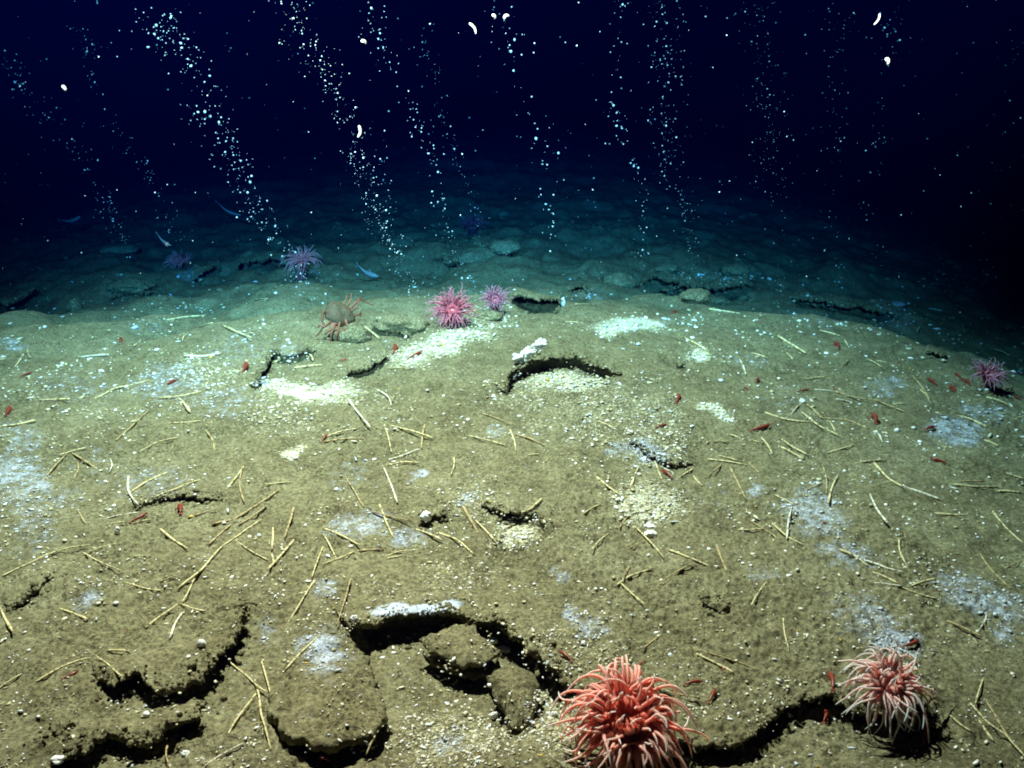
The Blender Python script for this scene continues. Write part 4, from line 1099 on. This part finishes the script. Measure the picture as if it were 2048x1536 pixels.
anemone('spiky purple anemone beside the bright pink one on the crest', 990, 598, 620, 0.042, 0.085,
        [(0.98, 32, 0.3, 0.4, 0.95), (0.75, 24, 0.9, 0.25, 0.8)], 0.8, A_PURPLE, 17, 0.06, 5, 7, group=GA, tr=0.0048)
anemone('tall dusky anemone by the black rock shelf past the crest', 603, 518, 556, 0.060, 0.16,
        [(0.98, 38, 0.5, 0.85, 1.05), (0.8, 28, 1.0, 0.45, 0.75), (0.5, 14, 1.4, 0.2, 0.55)], 0.35, A_DUSKY, 23, 0.1, 5, 9, group=GA, tr=0.0066)
anemone('dim bushy purple anemone farther along near the glowing-eyed fish', 356, 520, 535, 0.060, 0.12,
        [(0.98, 34, 0.4, 0.5, 0.9), (0.7, 24, 1.0, 0.25, 0.7)], 0.4, A_DUSKY, 29, 0.08, 5, 8, group=GA, tr=0.0062)
anemone('dusky mauve anemone low on the dark slope near three red shrimps', 1980, 748, 772, 0.045, 0.095,
        [(0.98, 32, 0.4, 0.5, 0.9), (0.72, 22, 1.0, 0.25, 0.75)], 0.5, A_PURPLE, 31, 0.06, 5, 8, group=GA, tr=0.0048)
anemone('faint ghostly purple anemone in the far blue dark', 945, 446, 470, 0.070, 0.15,
        [(0.98, 28, 0.4, 0.5, 0.9), (0.7, 18, 1.0, 0.25, 0.7)], 0.4, A_FAINT, 37, 0.1, 5, 7, group=GA, tr=0.007)

# ------------------------------------------------------------------ crab
def build_crab():
    x, y, z = [float(a[0]) for a in unproject([690], [668], TOP)]
    s = math.sqrt(y*y+(CAM_H-z)**2)/FPX
    fx, fy = 682.0, 640.0
    dx, dy, dz = ray(fx, fy)
    k = (y-0.02)/dy
    O = Vector((dx*k, y-0.02, CAM_H+dz*k))
    def q(zx, zy, dep=0.0):
        u = (620+zx/9.6-fx)*s; v = -(560+zy/9.6-fy)*s
        return Vector((u, dep+v*0.1, v))
    mb = MB()
    tiltm = Matrix.Rotation(math.radians(26), 3, 'Y') @ Matrix.Rotation(math.radians(36), 3, 'X')
    cc = q(570, 640, 0.0)
    mb.ball(cc+Vector((0, 0, -0.022)), (0.078, 0.066, 0.034), 0, 18, 10, rot=tiltm)
    legs = [([(340, 640, -.02), (300, 560, -.05), (285, 690, -.07), (330, 790, -.08), (270, 880, -.09), (180, 985, -.10)], 6),
            ([(430, 760, -.04), (380, 780, -.09), (330, 800, -.10), (250, 770, -.10), (225, 820, -.10)], 6),
            ([(540, 800, -.05), (500, 850, -.10), (475, 930, -.12), (455, 1100, -.12), (470, 1370, -.13)], 6),
            ([(620, 800, -.05), (600, 855, -.10), (580, 930, -.12), (565, 1040, -.12), (540, 1190, -.13)], 6),
            ([(760, 800, -.03), (770, 850, -.07), (680, 870, -.10), (600, 880, -.10)], 7),
            ([(480, 800, -.05), (430, 870, -.10), (370, 910, -.11), (355, 950, -.11)], 7),
            ([(720, 560, .05), (760, 450, .08), (755, 340, .10)], 5),
            ([(800, 620, .05), (860, 500, .09), (890, 430, .10), (1000, 520, .12), (1150, 610, .13)], 5.5),
            ([(820, 640, .03), (880, 590, .06), (895, 500, .08), (905, 430, .09)], 5),
            ([(640, 520, .05), (670, 430, .09), (660, 380, .10)], 5),
            ([(840, 720, .0), (900, 700, .03), (950, 650, .05), (930, 760, .06)], 5.5)]
    for pts, w in legs:
        P = [q(a, b, c) for a, b, c in pts]
        P[0] = P[0]*0.6+cc*0.4
        n = len(P)
        Q = [P[0]]; rad = [w*0.62*s]
        for i in range(1, n):
            Q += [P[i-1].lerp(P[i], 0.5), P[i]]
            t = i/(n-1)
            rad += [w*0.52*s*(1-0.35*t), w*0.5*s*(1-0.5*t)]
        mb.tube(Q, rad, 8)
    o = mb.build('crab', M_ORANGE); o.location = O
    rm = o.modifiers.new('remesh', 'REMESH'); rm.mode = 'VOXEL'; rm.voxel_size = 0.0035; rm.use_smooth_shade = True
    tag(o, 'brown crab with orange legs perched on the crest', 'crab')
    # carapace shell: rounded pentagon dome with a brow ridge and small spines
    V = []; F = []; na, nr = 56, 12
    for j in range(nr+1):
        t = j/nr
        for i in range(na):
            a = 2*math.pi*i/na
            out = 1+0.07*math.cos(3*a-0.5)+0.04*math.cos(5*a)+0.03*math.cos(14*a)*(t > 0.85)
            r = t*out
            hgt = 0.040*math.sqrt(max(0, 1-(t*0.985)**2.6))+0.005*math.sin(3*a)*math.sin(math.pi*t)
            p = Vector((0.090*r*math.cos(a), 0.080*r*math.sin(a), hgt-0.012))
            V.append(cc+tiltm @ p)
    b = len(V)
    for i in range(na):
        a = 2*math.pi*i/na
        V.append(cc+tiltm @ Vector((0.078*math.cos(a), 0.066*math.sin(a), -0.026)))
    for j in range(nr+1):
        for i in range(na):
            i2 = (i+1) % na
            A, B = (j*na, (j+1)*na)
            F.append((A+i, B+i, B+i2, A+i2))
    sh = mesh_obj('carapace', V, F, M_CARAPACE, o)
build_crab()

# ------------------------------------------------------------------ fish and drifting animals
def fish(name, label, cat, head, tail, depth, fat, m, eye=False, curve=0.1, sides=8, group=None, fins=True):
    a = Vector([float(v) for v in on_depth(head[0], head[1], depth)]); b = Vector([float(v) for v in on_depth(tail[0], tail[1], depth*1.01)])
    root_loc = (a+b)/2
    d = b-a; L = d.length; side = d.cross(Vector((0, 1, 0))).normalized()
    mb = MB(); P = []; rad = []
    prof = [0.25, 0.75, 0.98, 1.0, 0.9, 0.74, 0.56, 0.38, 0.24, 0.16] if fins else [0.55, 0.9, 1.0, 0.92, 0.98, 0.85, 0.9, 0.72, 0.6, 0.35]
    for i, w in enumerate(prof):
        t = i/(len(prof)-1)
        P.append(a+d*t*0.9+side*L*curve*math.sin(t*math.pi)-root_loc); rad.append(fat*L*w)
    mb.tube(P, rad, sides)
    e = P[-1]; dn = d.normalized()
    for s in (-1, 1) if fins else ():
        mb.tube([e, e+dn*L*0.06+side*s*fat*L*0.5, e+dn*L*0.13+side*s*fat*L*1.0], [fat*L*0.16, fat*L*0.22, fat*L*0.05], 5, flat=0.4)
        mb.tube([P[3], P[4]+side*s*fat*L*1.5, P[5]+side*s*fat*L*1.2], [fat*L*0.3, fat*L*0.25, fat*L*0.05], 5, flat=0.3)
    o = mb.build(name, m); o.location = root_loc
    tag(o, label, cat, group)
    if eye:
        mb = MB(); r = fat*L*2.0
        mb.ball(P[2]+Vector((0, -fat*L*0.8, 0)), (r, r, r), nu=12, nv=8)
        mb.build('eye', M_EYE, o)
    return o
fish('fish', 'dark slim fish with glowing pink eye beyond the crest', 'fish', (342, 491), (311, 464), 7.6, 0.05, M_FISH, True)
fish('fish', 'grey blotched fish hovering over the dim trough past the crest', 'fish', (757, 553), (712, 528), 7.9, 0.10, M_FISH)
fish('fish', 'slender silvery fish swimming level near the dense bubble plume', 'fish', (482, 430), (430, 402), 9.5, 0.035, M_FISH)
fish('fish', 'faint bluish fish in the dark above the far mud', 'fish', (160, 433), (115, 440), 10.0, 0.06, M_FISH)
fish('fish', 'pale fish resting above the rubbly bank', 'fish', (1345, 549), (1312, 541), 8.3, 0.09, M_FISH)
fish('fish', 'pale bluish fish low on the slope above the long crack', 'fish', (1792, 620), (1750, 606), 7.6, 0.07, M_FISH)
GP = 'white drifting animals in the open water'
for lab, h, t, dep, fat in [('bent white drifting worm high among the sparse plume', (939, 47), (953, 70), 3.6, 0.10), ('straight cream drifting worm beside the finest plume', (718, 252), (715, 277), 3.8, 0.11),
                       ('thin curved white worm in the blackest corner of the water', (1759, 28), (1746, 52), 3.4, 0.075), ('stubby white worm just below the thin curved one', (1772, 118), (1775, 130), 3.4, 0.19),
                       ('short white worm between two plumes near the frame top', (723, 82), (733, 88), 3.6, 0.18), ('tiny white worm alone in the dark beside the dense plume', (125, 172), (131, 181), 3.6, 0.18),
                       ('curled pale worm above two round bubbles near the frame top', (985, 30), (990, 38), 3.8, 0.17), ('slanting pale worm next to the curled one near the top', (1008, 36), (1019, 31), 3.8, 0.16)]:
    fish('drifting_worm', lab, 'drifting worm', h, t, dep, fat*0.8, M_WHITE, curve=0.12, group=GP, fins=False)

# ------------------------------------------------------------------ bubble plumes
PLUMES = [  # what it is, pixel path from vent upward, spread px at vent and at top, count, size px, individuals
 ('the dense plume rising by the dusky anemone', [(600, 565), (545, 470), (500, 390), (470, 300), (400, 215), (360, 120), (300, 20), (285, -40)], 24, 44, 350, 2.0, 0.30),
 ('the fine thick plume behind the crab', [(835, 600), (785, 500), (760, 420), (720, 320), (670, 210), (625, 110), (590, 10), (570, -40)], 16, 34, 420, 1.4, 0.25),
 ('the thin plume above the bright pink anemone', [(930, 545), (893, 440), (872, 350), (830, 270), (812, 190), (765, 90), (742, 0)], 11, 22, 130, 1.8, 0.2),
 ('the sparse plume above the black trench', [(1125, 535), (1112, 480), (1100, 400), (1062, 230), (1030, 120), (1005, 50), (985, -20)], 12, 26, 66, 2.3, 0.2),
 ('the narrow plume above the rubbly bank', [(1292, 545), (1285, 460), (1270, 340), (1240, 220), (1232, 120), (1235, 0)], 10, 16, 84, 1.9, 0.2),
 ('the broad misty plume next to the rubbly bank', [(1395, 535), (1362, 430), (1345, 300), (1332, 150), (1312, 0)], 18, 34, 260, 1.2, 0.3),
 ('the faint twin plume over the dark slope', [(1552, 525), (1545, 400), (1545, 270), (1520, 140), (1505, -20)], 24, 34, 230, 0.9, 0.4),
 ('the faint scattered plume over the dark slope', [(1662, 500), (1668, 330), (1662, 200), (1690, 0)], 14, 24, 90, 0.95, 0.4),
 ('the sparse streaky plume near the blackest corner', [(1752, 510), (1742, 390), (1752, 260), (1778, 150), (1790, 20)], 14, 22, 60, 1.4, 0.3),
 ('the almost lost plume at the dark frame edge', [(1975, 500), (1985, 380), (1990, 280), (2030, 60)], 14, 20, 34, 1.1, 0.3),
 ('the slanting plume near the faint bluish fish', [(250, 470), (205, 390), (150, 310), (85, 210), (10, 140), (-40, 100)], 14, 30, 130, 1.6, 0.3),
 ('the faint slanting plume beside the glowing-eyed fish', [(350, 460), (312, 390), (270, 310), (210, 200), (150, 60), (130, 0)], 12, 22, 110, 1.15, 0.3),
 ('the faint bluish plume behind the sparse one', [(955, 440), (925, 360), (900, 260), (865, 160), (830, 30)], 9, 18, 90, 1.15, 0.3),
 ('the faint plume over the far black shelf', [(1180, 480), (1150, 380), (1130, 250)], 30, 60, 30, 1.1, 0.4)]
def build_bubbles():
    R = np.random.default_rng(77)
    allb = []
    for pi, (lab, path, s0, s1, n, size, dj) in enumerate(PLUMES):
        n = int(n*1.2); s0 *= 0.9; s1 *= 1.0
        vx, vy, vz = unproject([path[0][0]], [path[0][1]], height)
        y0 = min(float(vy[0]), 6.4+0.1*pi)
        (ax_, ay_), (bx_, by_) = path[0], path[1]
        p = np.array([(ax_-(bx_-ax_)*0.5, ay_-(by_-ay_)*0.5)]+path, float)     # the column starts at a vent behind the crest
        seg = np.r_[0, np.cumsum(np.hypot(*np.diff(p, axis=0).T))]
        t = R.random(n)**1.0
        # bubbles come in puffs
        puff = R.random(max(3, n//6))
        m = R.random(n) < 0.6
        t = np.where(m, np.clip(puff[R.integers(0, len(puff), n)]+R.normal(0, 0.022, n), 0, 1), t)
        px = np.interp(t*seg[-1], seg, p[:, 0]); py = np.interp(t*seg[-1], seg, p[:, 1])
        sp = s0+(s1-s0)*t
        px = px+R.normal(0, 1, n)*sp*0.75+9*np.sin(t*11+pi); py = py+R.normal(0, 1, n)*8
        dep = y0+R.normal(0, dj*0.6, n)-0.2*t
        n = int(n)
        sz = size*np.clip(0.31*np.exp(R.normal(0, 0.6, n)), 0.10, 1.1)
        x, y, z = on_depth(px, py, dep)
        r = sz*np.sqrt(x*x+y*y+(CAM_H-z)**2)/FPX
        gz = height(x, dep)
        for k in range(n):
            if z[k] < gz[k]+0.01: continue
            allb.append((sz[k], x[k], y[k], z[k], r[k], pi))
    # loose specks drifting in the beam
    for k in range(150):
        px = R.uniform(0, 2048); py = R.uniform(0, 560); d = R.uniform(5, 10)
        x, y, z = on_depth(px, py, d); sz = R.uniform(0.7, 1.4)
        gz = float(height(np.array([float(x)]), np.array([float(y)]))[0])
        if float(z) < gz+0.02: continue
        allb.append((sz, float(x), float(y), float(z), sz*d/FPX, -1))
    allb.sort(key=lambda b: -b[0])
    bm = bmesh.new(); bmesh.ops.create_icosphere(bm, subdivisions=3, radius=1)
    protos = []
    for k in range(3):
        b2 = bm.copy()
        for v in b2.verts:
            d = 1+0.10*float(n3(v.co.x*1.4, v.co.y*1.4, v.co.z*1.4, 300+k))
            v.co = Vector((v.co.x*d, v.co.y*d, v.co.z*d*(0.84+0.2*k)))
        me = bpy.data.meshes.new('bubble'); b2.to_mesh(me); b2.free(); me.materials.append(M_BUBBLE)
        me.polygons.foreach_set('use_smooth', np.ones(len(me.polygons), bool)); protos.append(me)
    bm.free()
    rest = []; n = 0
    for b in allb:
        sz, x, y, z, r, pi = b
        if pi >= 0 and n < 295:
            o = bpy.data.objects.new('bubble', protos[n % 3]); C.objects.link(o)
            o.location = (x, y, z); o.scale = (r*random.uniform(.75, 1.25), r*random.uniform(.75, 1.25), r*random.uniform(.7, 1.2)); o.rotation_euler = (random.uniform(-.4, .4), random.uniform(-.4, .4), random.uniform(0, 6))
            tag(o, 'bright gas bubble in '+PLUMES[pi][0], 'bubble', 'bubbles in '+PLUMES[pi][0]); n += 1
        else: rest.append(b)
    ico = bmesh.new(); bmesh.ops.create_icosphere(ico, subdivisions=2, radius=1)
    iv = np.array([v.co[:] for v in ico.verts]); tf = np.array([[v.index for v in f.verts] for f in ico.faces]); ico.free()
    A = np.array([b[1:5] for b in rest])
    V = (iv[None]*A[:, 3][:, None, None]+A[:, None, :3]).reshape(-1, 3)
    F = (tf[None]+np.arange(len(A))[:, None, None]*len(iv)).reshape(-1, 3)
    o = mesh_obj('tiny_bubbles', V, F, M_BUBBLE)
    tag(o, kind='stuff')
    print('bubbles', n, len(rest))
build_bubbles()

# ------------------------------------------------------------------ marine snow in the water, crumbs of mud along the broken ledges
def lumps(name, pts, radii, m, sub, seed, squash=0.8):
    R = np.random.default_rng(seed)
    ico = bmesh.new(); bmesh.ops.create_icosphere(ico, subdivisions=sub, radius=1)
    iv = np.array([v.co[:] for v in ico.verts]); tf = np.array([[v.index for v in f.verts] for f in ico.faces]); ico.free()
    n = len(pts)
    sc = R.uniform(0.65, 1.35, (n, 1, 3))*np.array([1, 1, squash])
    V = (iv[None]*sc*(1+0.22*R.normal(size=(n, len(iv), 1)).clip(-1.5, 1.5))*radii[:, None, None]+pts[:, None]).reshape(-1, 3)
    F = (tf[None]+np.arange(n)[:, None, None]*len(iv)).reshape(-1, 3)
    return tag(mesh_obj(name, V, F, m, smooth=True), kind='stuff')
def build_crumbs():
    R = np.random.default_rng(5); P = []
    for L in LEDGES:
        n = int(L.len*260)
        k = R.integers(0, len(L.lip), n)
        away = L.lip[k]-L.back[k]; away /= np.hypot(*away.T)[:, None]
        P.append(L.lip[k]+away*R.normal(0.006, 0.022, n)[:, None]+R.normal(0, 0.012, (n, 2)))
    P = np.vstack(P)
    z = TOP(P[:, 0], P[:, 1])
    r = np.exp(R.normal(math.log(0.0035), 0.5, len(P))).clip(0.0015, 0.012)*np.where(P[:, 1] > 5, 1.8, 1.0)
    lumps('mud_crumbs', np.c_[P, z+r*0.3], r, M_MUD, 1, 6)
    N = 5200
    px = R.uniform(-150, 2200, N); py = R.uniform(430, 660, N)
    x, y, z = unproject(px, py, TOP)
    k = (y > 6.3) & (R.random(N) < 0.06+0.6*sstep(0.05, 0.6, n2(x*1.3, y*1.3, 71)+0.5*n2(x*4, y*4, 72)))
    x, y, z = x[k], y[k], z[k]
    r = np.exp(R.normal(math.log(2.1), 0.6, len(x))).clip(0.8, 9)*np.hypot(y, CAM_H)/FPX
    lumps('rubble', np.c_[x, y, z+r*0.15], r, M_MUD, 2, 12, 0.55)
    N = 600
    px = R.uniform(0, 2048, N); py = R.uniform(0, 900, N); d = R.uniform(4.5, 10.5, N)
    x, y, z = on_depth(px, py, d)
    k = z > height(x, y)+0.05
    rr = np.exp(R.normal(math.log(0.42), 0.40, N)).clip(0.2, 1.2)*d/FPX
    lumps('marine_snow', np.stack([x, y, z], 1)[k], rr[k], M_SNOW, 1, 9, 1.0)
build_crumbs()
